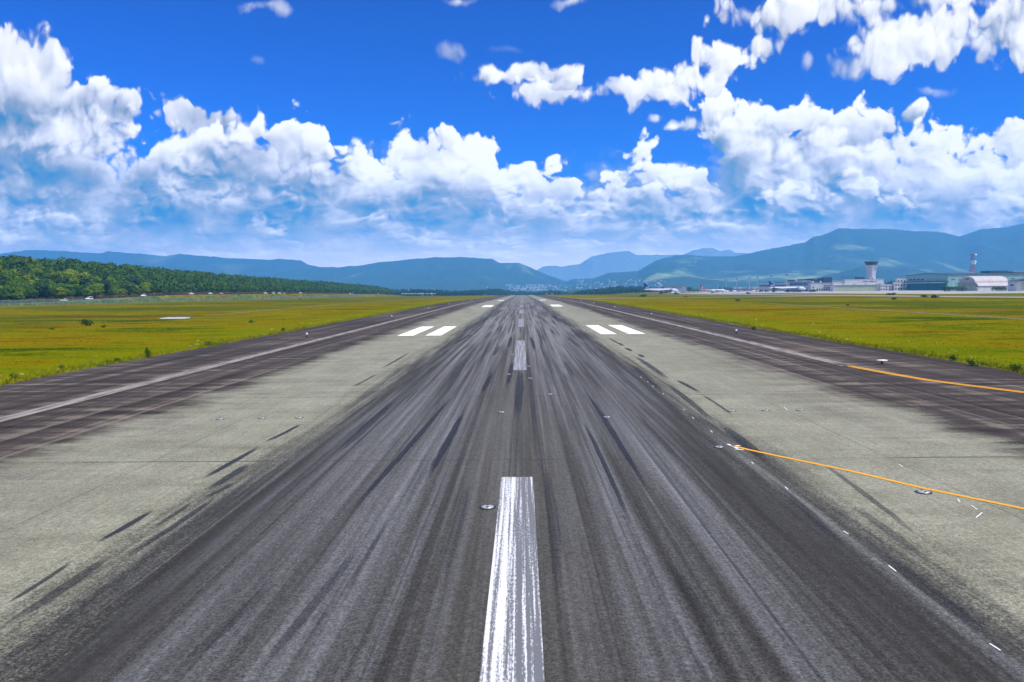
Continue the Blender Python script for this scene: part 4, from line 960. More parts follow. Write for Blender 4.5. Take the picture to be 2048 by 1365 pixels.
# white slab in the left grass
w = gpz(350, 637.5); o = thing('concrete_slab', 'pale white concrete slab beside the dark ditch in the left grass', 'slab', (w.x, w.y, G(w.x, w.y)))
mb = MB(); mb.box(-2.4, 2.4, -1.6, 1.6, -.1, .12); mb.build('deck', mat('pale_concrete', (.75, .74, .72), .8, var=.12), o, bevel=.03); mb = MB(); mb.box(-2.3, 2.9, 1.65, 2.0, -.1, .4); mb.build('rear_kerb', M_path, o)
w = gpz(333, 597); o = thing('marker_post', 'small white post standing by the left fence', 'post', (w.x, w.y, G(w.x, w.y)))
mb = MB(); mb.tube((0,0,-.2),(0,0,1.1),.1,n=8); mb.build('post', M_post, o); mb = MB(); mb.tube((0,0,1.1),(0,0,1.7),.32,.32,10); mb.build('head', M_wh, o)
# ------------------------------------------------------------------ buildings
def wallmat(name, c, seam=0.0, sd_=(.8, .8, .8)):
    def bld(t, b):
        p = t.n.new('ShaderNodeTexCoord').outputs['Object']; s3 = t.sep(p)
        n = t.mr(t.noise(t.vec('MULTIPLY', p, (.3, .3, .06)), 1, 5, .6), .3, .7, .88, 1.1)
        cc = t.mix(1.0, (*c, 1), t.comb(n, n, n), 'MULTIPLY')
        if seam:
            k = t.math('ADD', s3[0], s3[1]); l = t.mr(t.math('PINGPONG', k, seam / 2), .0, .12, .7, 1)
            cc = t.mix(1.0, cc, t.comb(l, l, l), 'MULTIPLY')
        t.l.new(cc, b.inputs['Base Color'])
    return mat(name, c, .75, .25, build=bld)
W_grey = wallmat('grey_wall', (.30, .31, .37)); W_white = wallmat('white_wall', (.64, .62, .60)); W_lav = wallmat('pale_wall', (.50, .48, .50))
W_cream = wallmat('cream_door', (.42, .45, .30), 4); W_teal = wallmat('teal_wall', (.24, .42, .38), 3); W_dteal = wallmat('dark_teal_door', (.025, .17, .19), 5)
W_dark = wallmat('dark_cladding', (.03, .045, .08)); R_pale = wallmat('pale_roof', (.52, .48, .47), 2); R_dark = wallmat('dark_roof', (.05, .07, .09)); R_grey = wallmat('grey_roof', (.28, .29, .33)); R_light = wallmat('light_roof', (.62, .62, .62))
W_win = mat('window_glass', (.012, .03, .07), .45, .25); W_frame = mat('window_frame', (.45, .45, .48), .5); W_brown = wallmat('brown_wall', (.28, .22, .22))
def hz_at(px, py, X): D = XD(px, X); return W(px, py, D).z
class Bd:
    """a building whose long face is the plane x = X0; px values mark its far and near corners"""
    def __init__(s, name, label, X0, pxf, pxn, depth, ybase=None, cat='building', group=None, D=None):
        if D is None: s.yf, s.yn = XD(pxf, X0), XD(pxn, X0)
        else:
            s.yn, s.yf = D, D + depth; X0 = W(pxf, 580, D).x; depth = W(pxn, 580, D).x - X0
        s.X0 = X0; s.dx = depth; ym = (s.yf + s.yn) / 2; s.z = G(X0, ym) - .3
        s.o = thing(name, label, cat, (X0, s.yn, s.z), 0, group); s.L = s.yf - s.yn
    def zp(s, py, px=None, X=None):
        """local height of picture row py on the long face, at its middle"""
        if px is None: D = (s.yf + s.yn) / 2; px = 1044 + (s.X0 / D) * F
        else: D = XD(px, s.X0 if X is None else X)
        return W(px, py, D).z - s.z
    def box(s, nm, m, x0, x1, y0, y1, z0, z1, par=None, bev=0):
        mb = MB(); mb.box(x0, x1, y0, y1, z0, z1); return mb.build(nm, m, par or s.o, bevel=bev)
    def winx(s, y0, y1, z0, z1, nm='window', m=None, par=None):
        """a window on the face x = 0: frame, pane"""
        mb = MB(); mb.box(-.12, .05, y0, y1, z0, z1); f = mb.build(nm, W_frame, par or s.o)
        mb = MB(); e = min(.25, (y1 - y0) * .08, (z1 - z0) * .15); mb.box(-.16, -.1, y0 + e, y1 - e, z0 + e, z1 - e); mb.build('pane', m or W_win, f)
    def winy(s, x0, x1, z0, z1, nm='window', m=None):
        mb = MB(); mb.box(x0, x1, -.12, .05, z0, z1); f = mb.build(nm, W_frame, s.o)
        mb = MB(); e = min(.25, (x1 - x0) * .08, (z1 - z0) * .15); mb.box(x0 + e, x1 - e, -.16, -.1, z0 + e, z1 - e); mb.build('pane', m or W_win, f)

# grey block behind the first airliner (faces us)
b = Bd('office_building', 'plain grey block with two rows of dark windows behind the white and blue airliner', 0, 1328.5, 1373.5, 26, D=1450)
h = W(1350, 573.4, 1450).z - b.z; b.box('wall', W_grey, 0, b.dx, 0, 26, 0, h); b.box('roof', R_grey, -.4, b.dx + .4, -.4, 26.4, h, h + .5)
mpp = 1450 / F
for px in (1344, 1349.5, 1354.8, 1360): b.winy((px - 1328.5) * mpp, (px - 1328.5 + 2.6) * mpp, h - 4.2 * mpp, h - 1.2 * mpp)
for px in (1347.2, 1350.5, 1353.6, 1356.8): b.winy((px - 1328.5) * mpp, (px - 1328.5 + 2) * mpp, h - 6.8 * mpp, h - 5.0 * mpp)
for a, c_, ty, D, lb in [(1302, 1328, 586, 1400, 'low white shed under the rear of the white and blue airliner'), (1375, 1383, 585.3, 1350, 'tiny white hut right of the grey block'), (1389, 1404, 586.6, 1330, 'low white shed under the tail of the red tailed airliner')]:
    b = Bd('shed', lb, 0, a, c_, 8, D=D); h = W(a, ty, D).z - b.z; b.box('wall', W_white, 0, b.dx, 0, 8, 0, h); b.box('roof', R_light, -.3, b.dx + .3, -.3, 8.3, h, h + .3)
    n = max(2, int(b.dx / 4))
    for k in range(n): b.winy((k + .3) * b.dx / n, (k + .7) * b.dx / n, h * .45, h * .8)

# terminal
XT = 430
b = Bd('pier_building', 'long low grey building left of the terminal under the lamp masts', XT, 1446, 1484, 18); h = b.zp(579)
b.box('wall', W_grey, 0, 18, 0, b.L, 0, h); b.box('roof', R_grey, -.6, 18.6, -.6, b.L + .6, h, h + .6)
for k in range(14): b.winx((k + .2) * b.L / 14, (k + .8) * b.L / 14, h * .5, h * .8)
t_ = Bd('terminal_building', 'grey and white airport terminal with stepped dark roof boxes behind the rightmost airliner', XT, 1484, 1642, 60)
def seg(pxf, pxn, ytop, x0, x1, nm='wall', m=W_lav, z0=0, roof=None, rt=.8):
    y0, y1 = XD(pxn, XT + x0) - t_.yn, XD(pxf, XT + x0) - t_.yn; h = W((pxf + pxn) / 2, ytop, XD((pxf + pxn) / 2, XT + x0)).z - t_.z
    if z0: z0 = W((pxf + pxn) / 2, z0, XD((pxf + pxn) / 2, XT + x0)).z - t_.z
    t_.box(nm, m, x0, x1, y0, y1, z0, h)
    if roof: t_.box('roof', roof, x0 - .9, x1 + .6, y0 - .5, y1 + .5, h, h + rt)
    return y0, y1, h
y0, y1, h = seg(1486, 1518, 576, 6, 50, roof=R_light)
for k in range(9): t_.winx(y0 + (k + .15) * (y1 - y0) / 9, y0 + (k + .85) * (y1 - y0) / 9, h * .52, h * .78)
y0, y1, h = seg(1518, 1574, 568, 14, 60, roof=R_light)
for k in range(12):
    ya = y0 + (k + .1) * (y1 - y0) / 12; mb = MB(); mb.box(13.6, 14.1, ya, ya + .75 * (y1 - y0) / 12, h * .60, h * .84); mb.build('window', W_win, t_.o)
y0, y1, h = seg(1574, 1642, 563.4, 20, 60, roof=R_grey)
for k in range(10):
    ya = y0 + (k + .1) * (y1 - y0) / 10; mb = MB(); mb.box(19.6, 20.1, ya, ya + .72 * (y1 - y0) / 10, h * .80, h * .92); mb.build('window', W_win, t_.o)
seg(1576, 1640, 570, 19.2, 20.0, 'dark_band', W_dark, 568.2)
seg(1572, 1620, 575, 0, 20, 'concourse', W_grey, 0, R_light, 1.4)
seg(1571, 1621, 580, -.3, .0, 'window', W_win, 583.5)
for a, c_, ty, zb, m in [(1575, 1586.5, 560.4, 563.5, W_dark), (1589, 1594, 559.8, 563.5, W_white), (1594.5, 1607, 559, 563.5, W_dark), (1612, 1625, 557.6, 563.5, W_dark), (1626, 1633, 559.5, 563.5, W_white), (1634, 1642, 556.8, 563.5, W_dark)]:
    seg(a, c_, ty, 24, 40, 'roof_box', m, zb)
for k in range(8): seg(1592 + k * 6, 1593.5 + k * 6, 561.5, 21, 24, 'roof_vent', W_white, 564)
seg(1550.5, 1556, 565.2, 16, 26, 'roof_box', W_dark, 568)
# boarding bridges
bb = None
for k, (px, lb) in enumerate([(1496, 'boarding bridge at the left end of the terminal'), (1504, 'second boarding bridge from the left end of the terminal'), (1528, 'boarding bridge left of the rightmost airliner tail'), (1536, 'boarding bridge right beside the rightmost airliner tail')]):
    D = XD(px, 405); z = G(405, D); o = thing('boarding_bridge', lb, 'boarding bridge', (405, D, z), 0, 'boarding bridges of the terminal')
    mb = MB(); mb.box(-22, 24, -1.8, 1.8, 4.2, 7.2); mb.build('tunnel', W_lav, o, bevel=.2)
    mb = MB(); mb.box(-27, -21, -3, 3, 3.8, 7.8); mb.build('cab', W_grey, o, bevel=.3)
    mb = MB(); mb.tube((-18, -1.2, 0), (-18, -1.2, 4.3), .3, n=8); mb.tube((-18, 1.2, 0), (-18, 1.2, 4.3), .3, n=8); mb.build('support', W_grey, o)
    for s_ in (-1.2, 1.2): mb = MB(); mb.tube((-18.4, s_ - .3, .6), (-17.6, s_ - .3, .6), .6, n=12); mb.build('wheel', M_tyre, o)
    mb = MB(); mb.box(-20, 20, -1.86, -1.8, 5.2, 6.6); mb.build('window', W_win, o)

# white office block and cream hangar
b = Bd('office_building', 'white two storey office block with dark windows left of the cream hangar', 0, 1622, 1667, 12, D=1110); h = W(1645, 566.3, 1110).z - b.z
b.box('wall', W_lav, 0, b.dx, 0, 12, 0, h); b.box('roof', R_grey, -.5, b.dx + .5, -.5, 12.5, h, h + .6); q_ = .697
for k in range(6): b.winy((1647 + k * 3.3 - 1622) * q_, (1649.2 + k * 3.3 - 1622) * q_, h * .60, h * .78)
for k in range(7): b.winy((1633 + k * 4.6 - 1622) * q_, (1636 + k * 4.6 - 1622) * q_, h * .14, h * .38)
b.winy(2, 4, h * .45, h * .62)
b.box('canopy', R_dark, (1646 - 1622) * q_, b.dx, -1.5, 0, h * .46, h * .53)
for a_, c_, ty, zz in ((1628, 1637, 559.5, 0), (1647, 1664.5, 555.3, 1), (1638, 1645, 560.5, 0)): b.box('roof_box', W_dark, (a_ - 1622) * q_, (c_ - 1622) * q_, 2, 9, h + .6, W(1645, ty, 1110).z - b.z)
for a_ in (1625, 1640, 1677): b.box('roof_vent', R_light, (a_ - 1622) * q_, (a_ + 3 - 1622) * q_, 1, 4, h + .6, W(1645, 562.5, 1110).z - b.z) if a_ < 1660 else None
b = Bd('hangar', 'long low hangar with cream sliding doors below the control tower', 0, 1667, 1761, 12, D=1085); m1 = lambda py, px=1714, D=1085: W(px, py, D).z - b.z
h = m1(570.4); h2 = m1(566.8)
b.box('wall', W_white, 0, b.dx, 0, 12, 0, h)
for k in range(11): mb = MB(); mb.box(b.dx * (.035 + k * .080), b.dx * (.035 + (k + .96) * .080), -.35, 0, .3, h * .96); mb.build('door', W_cream, b.o)
mb = MB(); mb.box(-.6, b.dx + .3, -1.4, 0, h, h + 1.3); mb.build('eave', R_light, b.o)
mb = MB(); mb.prism([(0, h + .02), (6, h2), (12, h + .02)], 'x', -.2, b.dx + .2); mb.build('roof', R_grey, b.o)
for k in range(4): mb = MB(); mb.box(b.dx * (.18 + .24 * k), b.dx * (.18 + .24 * k) + 1.6, -1.7, -1.2, h - .3, h + 2.0); mb.build('buttress', W_grey, b.o)
b = Bd('office_building', 'pale flat roofed annex at the foot of the control tower', 0, 1690, 1767, 14, D=1112); h = W(1730, 559.5, 1112).z - b.z
b.box('wall', W_white, 0, b.dx, 0, 14, 0, h); b.box('roof', R_light, -.4, b.dx + .4, -.4, 14.4, h, h + .5)
for a_, c_ in ((1725.5, 1734.5), (1737.5, 1747), (1749, 1752)): b.winy((a_ - 1690) * .698, (c_ - 1690) * .698, h - 3.4, h - 2.2)
b.box('roof_box', W_dark, (1714 - 1690) * .698, (1730.5 - 1690) * .698, 3, 9, h + .5, W(1720, 554.5, 1112).z - b.z)
b.box('roof_box', W_white, (1750 - 1690) * .698, (1765 - 1690) * .698, 3, 10, h + .5, W(1755, 558.3, 1112).z - b.z)
mb = MB()
for k in range(11): mb.tube(((1683 + k * 3.1 - 1690) * .698, 5, h - 2), ((1683 + k * 3.1 - 1690) * .698, 5, h + 4.2 + 1.6 * (k % 3)), .16, n=4)
mb.build('antenna', W_dark, b.o)
# control tower: flared concrete shaft, dark glazed cab
DT = 1120; wt = W(1741.5, 582, DT); z0 = G(wt.x, DT); k_ = DT / F
tw = thing('control_tower', 'tall pale control tower with flared shaft and dark glazed cab', 'control tower', (wt.x, DT, z0), .35)
hz_ = lambda py: W(1741.5, py, DT).z - z0
def ring(r_, z, n=4, rot=math.pi / 4, ch=.25):
    out = []
    for i in range(n):
        a = rot + i * 2 * math.pi / n
        for s_ in (-ch, ch): out.append((math.cos(a + s_) * r_, math.sin(a + s_) * r_, z))
    return out
mb = MB(); mb.loft([ring(r_ * k_, hz_(py)) for r_, py in [(8.2, 582), (8.3, 560), (8.5, 550), (9.2, 543), (10.6, 536), (12.2, 530.9)]]); mb.build('shaft', W_lav, tw)
mb = MB(); mb.loft([ring(r_ * k_, hz_(py)) for r_, py in [(9.4, 531), (9.6, 530), (12.4, 525.6)]]); cab = mb.build('cab', W_win, tw)
mb = MB(); mb.loft([ring(r_ * k_, hz_(py)) for r_, py in [(13.2, 525.6), (13.3, 524.4), (12.6, 523.2)]]); mb.build('roof', R_dark, tw)
mb = MB(); mb.loft([ring(r_ * k_, hz_(py)) for r_, py in [(12.6, 531.2), (12.7, 530.4)]]); mb.build('balcony', W_grey, tw)
mb = MB()
for a in [i * math.pi / 8 + .1 for i in range(16)]: mb.tube((math.cos(a) * 9.3 * k_, math.sin(a) * 9.3 * k_, hz_(531)), (math.cos(a) * 12.3 * k_, math.sin(a) * 12.3 * k_, hz_(525.6)), .12, n=4)
mb.build('mullion', W_grey, cab)
for (x0, x1, ya, yb) in [(-5.6, 5.6, 531.5, 536.5)]:
    mb = MB(); mb.box(-.1 * k_, 5.6 * k_, -9.6 * k_, -7.6 * k_, hz_(538), hz_(532)); mb.build('panel', W_grey, tw)
mb = MB(); mb.box(-4.4 * k_, -2.0 * k_, -7.3 * k_, -6.2 * k_, hz_(559), hz_(556)); mb.build('window', W_win, tw)
mb = MB()
for dx in (-3, 0, 3): mb.tube((dx, 0, hz_(523.3)), (dx, 0, hz_(523.3) + 4), .07, n=4)
mb.build('antenna', W_dark, tw)

for (a, c_, ty, D, dep, lb, m, rows) in [(1761.5, 1769, 567.8, 1080, 5, 'small white block against the right end of the cream hangar', W_white, 2), (1770, 1788, 569.4, 1088, 6, 'low pale block with outdoor stairs between two white blocks', W_lav, 2),
                                          (1789, 1811, 565.2, 1084, 6, 'white two storey block left of the green hangar', W_white, 2), (1794, 1812, 557.5, 1093, 5, 'white upper block behind the two storey block beside the green hangar', W_white, 3)]:
    b = Bd('office_building', lb, 0, a, c_, dep, D=D); h = W(a, ty, D).z - b.z; b.box('wall', m, 0, b.dx, 0, dep, 0, h); b.box('roof', R_light, -.3, b.dx + .3, -.3, dep + .3, h, h + .4)
    n = max(2, int(b.dx / 3.6))
    for r_ in range(rows):
        for k in range(n): b.winy((k + .22) * b.dx / n, (k + .78) * b.dx / n, h * (.14 + .86 * r_ / rows), h * (.14 + .86 * (r_ + .52) / rows))
    if a == 1770: b.box('blue_door', mat('blue_door', (.03, .12, .4), .5), b.dx * .82, b.dx, -.3, 0, .3, h * .8)

# green hangar
XH = 520
b = Bd('hangar', 'large teal green gabled hangar with dark teal doors', XH, 1812, 1895, 110); L = b.L
z1 = b.zp(552.4, 1812); z2 = b.zp(547.9, 1852); z3 = b.zp(550.2, 1895); zd = b.zp(566, 1853)
mb = MB(); mb.prism([(0, 0), (L, 0), (L, z1), (L * .47, z2), (0, z3)], 'x', 0, 110); mb.build('wall', W_teal, b.o)
mb = MB(); mb.prism([(-1, z3), (L * .47, z2 + .05), (L + 1, z1), (L + 1, z1 + .6), (L * .47, z2 + .7), (-1, z3 + .6)], 'x', -1, 111); mb.build('roof', R_dark, b.o)
for k in range(10): mb = MB(); mb.box(-.6, 0, L * (.04 + .092 * k), L * (.04 + .092 * (k + .97)), .2, zd); mb.build('door', W_dteal, b.o)
mb = MB(); mb.box(-5, 0, -2, L + 1, zd, zd + 1.6); mb.build('awning', R_dark, b.o)
mb = MB(); mb.box(-5.2, -5, -2, L + 1, zd - .5, zd + .3); mb.build('awning_edge', R_light, b.o)
for k in range(4): b.winx(L * (.55 + .1 * k), L * (.62 + .1 * k), zd + 3, zd + 5.5)
for k in range(9): b.winy(4 + 9 * k, 9 + 9 * k, z3 - 6.2, z3 - 4.6)
b.box('roof_box', R_dark, 62, 84, 20, 40, z2 - 1, z2 + 2.5)

# arched hangar
XA = 480
b = Bd('hangar', 'small hangar with rounded gable and long pale pink white roof', XA, 1914, 1954, 34); L = b.L
b.dx = W(2019, 575, b.yn).x - XA; dep = b.dx; ht = b.zp(554.3, 1934); hs = b.zp(565.5, 1934); hw = b.zp(573.5, 1954); he = b.zp(566, 1934)
arc = [(L / 2 - math.cos(a) * L * .40, he + math.sin(a) * (ht - he)) for a in [k * math.pi / 12 for k in range(13)]]
mb = MB(); mb.prism([(L * .1, 0), (L * .9, 0)] + arc[::-1], 'x', 0, dep); mb.build('wall', wallmat('buff_wall', (.45, .42, .34)), b.o)
mb = MB(); outer = [(L / 2 - math.cos(a) * L * .42, he - .2 + math.sin(a) * (ht + .9 - he)) for a in [k * math.pi / 12 for k in range(13)]]
rb = [(-L * .04, hw + .6)] + outer + [(L * 1.04, hw + .6)]; ri = [(L * 1.04, hw)] + arc[::-1] + [(-L * .04, hw)]
n = len(rb); vs = []
for xx in (.4, dep + .6):
    vs += [(xx, p[0], p[1]) for p in rb]
fs = [(i, i + 1, n + i + 1, n + i) for i in range(n - 1)]; mb.add(vs, fs); ro = mb.build('roof', R_pale, b.o)
so_ = ro.modifiers.new('thick', 'SOLIDIFY'); so_.thickness = .4
mb = MB(); mb.box(.4, dep, -L * .02, L * .1, 0, hw); mb.box(.4, dep, L * .9, L * 1.02, 0, hw); aisle = mb.build('side_aisle', W_white, b.o)
mb = MB()
for k in range(12): a0 = math.pi * k / 12; a1 = a0 + math.pi / 12; mb.tube((-.25, L/2 - math.cos(a0)*L*.42, he + math.sin(a0)*(ht+.3-he)), (-.25, L/2 - math.cos(a1)*L*.42, he + math.sin(a1)*(ht+.3-he)), .45, n=6)
mb.build('gable_trim', R_light, b.o)
for k in range(4): mb = MB(); mb.box(-.4, 0, L * (.14 + .18 * k), L * (.14 + .18 * (k + .96)), .2, he - 1.2); mb.build('door', W_cream, b.o)
mb = MB(); mb.box(-2, 0, L * .0, L * 1.0, he - 1.2, he - .3); mb.build('lintel', R_grey, b.o)
b.winx(L * .4, L * .6, he + 3, he + 4.8)
for k in range(5): b.winy(dep * (.18 + .16 * k), dep * (.26 + .16 * k), hw * .35, hw * .75)
# last hangar at the frame edge
b = Bd('hangar', 'pale hangar cut off by the right frame edge', 470, 2015, 2032, 70); L = b.L; h = b.zp(562.5); hp = b.zp(556)
b.box('wall', W_white, 0, 90, 0, L, 0, h); mb = MB(); mb.prism([(-2, h + .02), (45, hp + 4), (92, h + .02)], 'y', -1.5, L + 1); mb.build('roof', R_dark, b.o)
for k in range(5): mb = MB(); mb.box(5 + 15 * k, 19.6 + 15 * k, -.4, 0, .2, h * .85); mb.build('door', W_cream, b.o)
mb = MB(); mb.box(-1, 91, -3, 0, h * .87, h * .95); mb.build('lintel', R_grey, b.o); b.winx(L * .3, L * .7, h * .5, h * .7)
b = Bd('office_building', 'brownish flat roofed building behind the last hangar at right', 0, 2026, 2075, 24, D=1000); h = W(2040, 543.5, 1000).z - b.z
b.box('wall', W_brown, 0, b.dx, 0, 24, 0, h); b.box('roof', R_light, -.5, b.dx + .5, -.5, 24.5, h, h + .5)
for k in range(6): b.winy((k + .2) * b.dx / 6, (k + .75) * b.dx / 6, h * .80, h * .88)

# red and white lattice mast with dishes
DM = 1100; wm = W(1943, 582, DM); zm = G(wm.x, DM); km = DM / F
mm = thing('radio_mast', 'red and white lattice radio mast with round white dishes', 'radio mast', (wm.x, DM, zm), .3)
M_rm = mat('mast_red', (.42, .03, .05), .6); zt = lambda py: W(1943, py, DM).z - zm
levels = [582, 571, 560, 549, 545.5, 541, 536, 530.5, 526, 521.5, 517, 512.5, 508.5]; cols = [M_rm, W_white, M_rm, W_white, M_rm, M_rm, M_rm, W_white, W_white, M_rm, M_rm, M_rm]
for i in range(12):
    r0 = 4.6 - 2.9 * min(1, i / 9); r1 = 4.6 - 2.9 * min(1, (i + 1) / 9); r0 *= km; r1 *= km; a0, a1 = zt(levels[i]), zt(levels[i + 1]); mb = MB()
    c0 = [(r0, r0), (-r0, r0), (-r0, -r0), (r0, -r0)]; c1 = [(r1, r1), (-r1, r1), (-r1, -r1), (r1, -r1)]
    for j in range(4):
        p, q = c0[j], c1[j]; p2, q2 = c0[(j + 1) % 4], c1[(j + 1) % 4]
        mb.tube((*p, a0), (*q, a1), .20, n=5); mb.tube((*p, a0), (*q2, a1), .10, n=4); mb.tube((*p2, a0), (*q, a1), .10, n=4); mb.tube((*q, a1), (*q2, a1), .12, n=4)
    mb.build('lattice', cols[i], mm)
for py, r_ in [(517.2, 4.4), (510, 2.4), (530, 2.6)]:
    mb = MB(); mb.tube((0, 0, zt(py)), (0, 0, zt(py - .8)), r_ * km * .7, r_ * km, 8); mb.build('platform', M_rm, mm)
for dx, py, s_ in [(4.6, 510.2, 2.1), (4.3, 524.6, 2.2), (2.8, 528, 1.7)]:
    mb = MB(); cx_ = dx * km; z_ = zt(py); R0 = s_ * km
    mb.loft([[(cx_ + math.cos(a) * rr_, -1 + dy, z_ + math.sin(a) * rr_) for a in [k * math.pi / 8 for k in range(16)]] for rr_, dy in [(R0, -1.6), (R0, -1.2), (R0 * .6, -.3), (.3, 0)]]); mb.build('dish', M_wh, mm, True)
    mb = MB(); mb.tube((0, 0, z_ - .4), (cx_, -1, z_ - .4), .2, n=5); mb.build('dish_arm', M_rm, mm)

# lamp masts on the apron
M_pole = mat('mast_steel', (.42, .42, .46), .5); lp = None
for px, ty, D, lb in [(1435.3, 561, 1500, 'leftmost tall apron lamp mast above the red tailed airliner'), (1452.6, 560, 1500, 'second tall apron lamp mast from the left'), (1473.6, 557.5, 1440, 'third tall apron lamp mast from the left'),
                      (1499, 556, 1380, 'fourth apron lamp mast, at the left end of the terminal'), (1514.8, 555, 1340, 'fifth apron lamp mast, before the terminal wall'), (1543, 551.8, 1250, 'sixth apron lamp mast, above the tail of the rightmost airliner'), (1573, 549, 1180, 'tallest and rightmost apron lamp mast')]:
    w = W(px, ty, D); z = G(w.x, D); h = w.z - z
    if lp is None:
        lp = thing('lamp_mast', lb, 'lamp mast'); mb = MB(); mb.tube((0,0,-.2), (0,0,22), .42, .24, 10); mb.build('pole', M_pole, lp)
        mb = MB(); mb.tube((0,0,21.5), (0,0,22.1), 1.1, 1.5, 10); mb.build('crown_ring', M_pole, lp)
        for k in range(6): a = k * math.pi / 3; mb = MB(); mb.box(-.45 + math.cos(a) * 1.3, .45 + math.cos(a) * 1.3, -.35 + math.sin(a) * 1.3, .35 + math.sin(a) * 1.3, 22.1, 23); mb.build('floodlight', W_dark, lp)
        o = lp; lp.location = (w.x, D, z)
    else: o = dup(lp, (w.x, D, z), .3 * px, 1.0, lb)
    o.scale = (1, 1, h / 23); o['group'] = 'apron lamp masts'
# wind turbines on the ridge
wtb = None
for px, tb, tt_, D, lb in [(1326.5, 542, 537, 5400, 'smallest white wind turbine on the blue ridge'), (1353.6, 540, 530, 5400, 'middle white wind turbine on the blue ridge'), (1391.5, 530, 521, 5400, 'highest white wind turbine on the blue ridge')]:
    a, c_ = W(px, tb, D), W(px, tt_, D); h = c_.z - a.z
    if wtb is None:
        wtb = thing('wind_turbine', lb, 'wind turbine'); mb = MB(); mb.tube((0,0,-15), (0,0,40), 1.7, 1.1, 8); mb.build('tower', M_wh, wtb)
        mb = MB(); mb.box(-1.3, 1.3, -3, 3, 39, 41.5); nc = mb.build('nacelle', M_wh, wtb)
        for k in range(3):
            an = k * 2.094 + .5; mb = MB(); mb.tube((0, -3.2, 40.3), (math.sin(an) * 18, -3.2, 40.3 + math.cos(an) * 18), .9, .25, 5); mb.build('blade', M_wh, wtb)
        o = wtb; wtb.location = a
    else: o = dup(wtb, a, .2, 1.0, lb)
    s_ = h / 45; o.scale = (s_ * 1.3, s_ * 1.3, s_); o['group'] = 'wind turbines on the ridge'

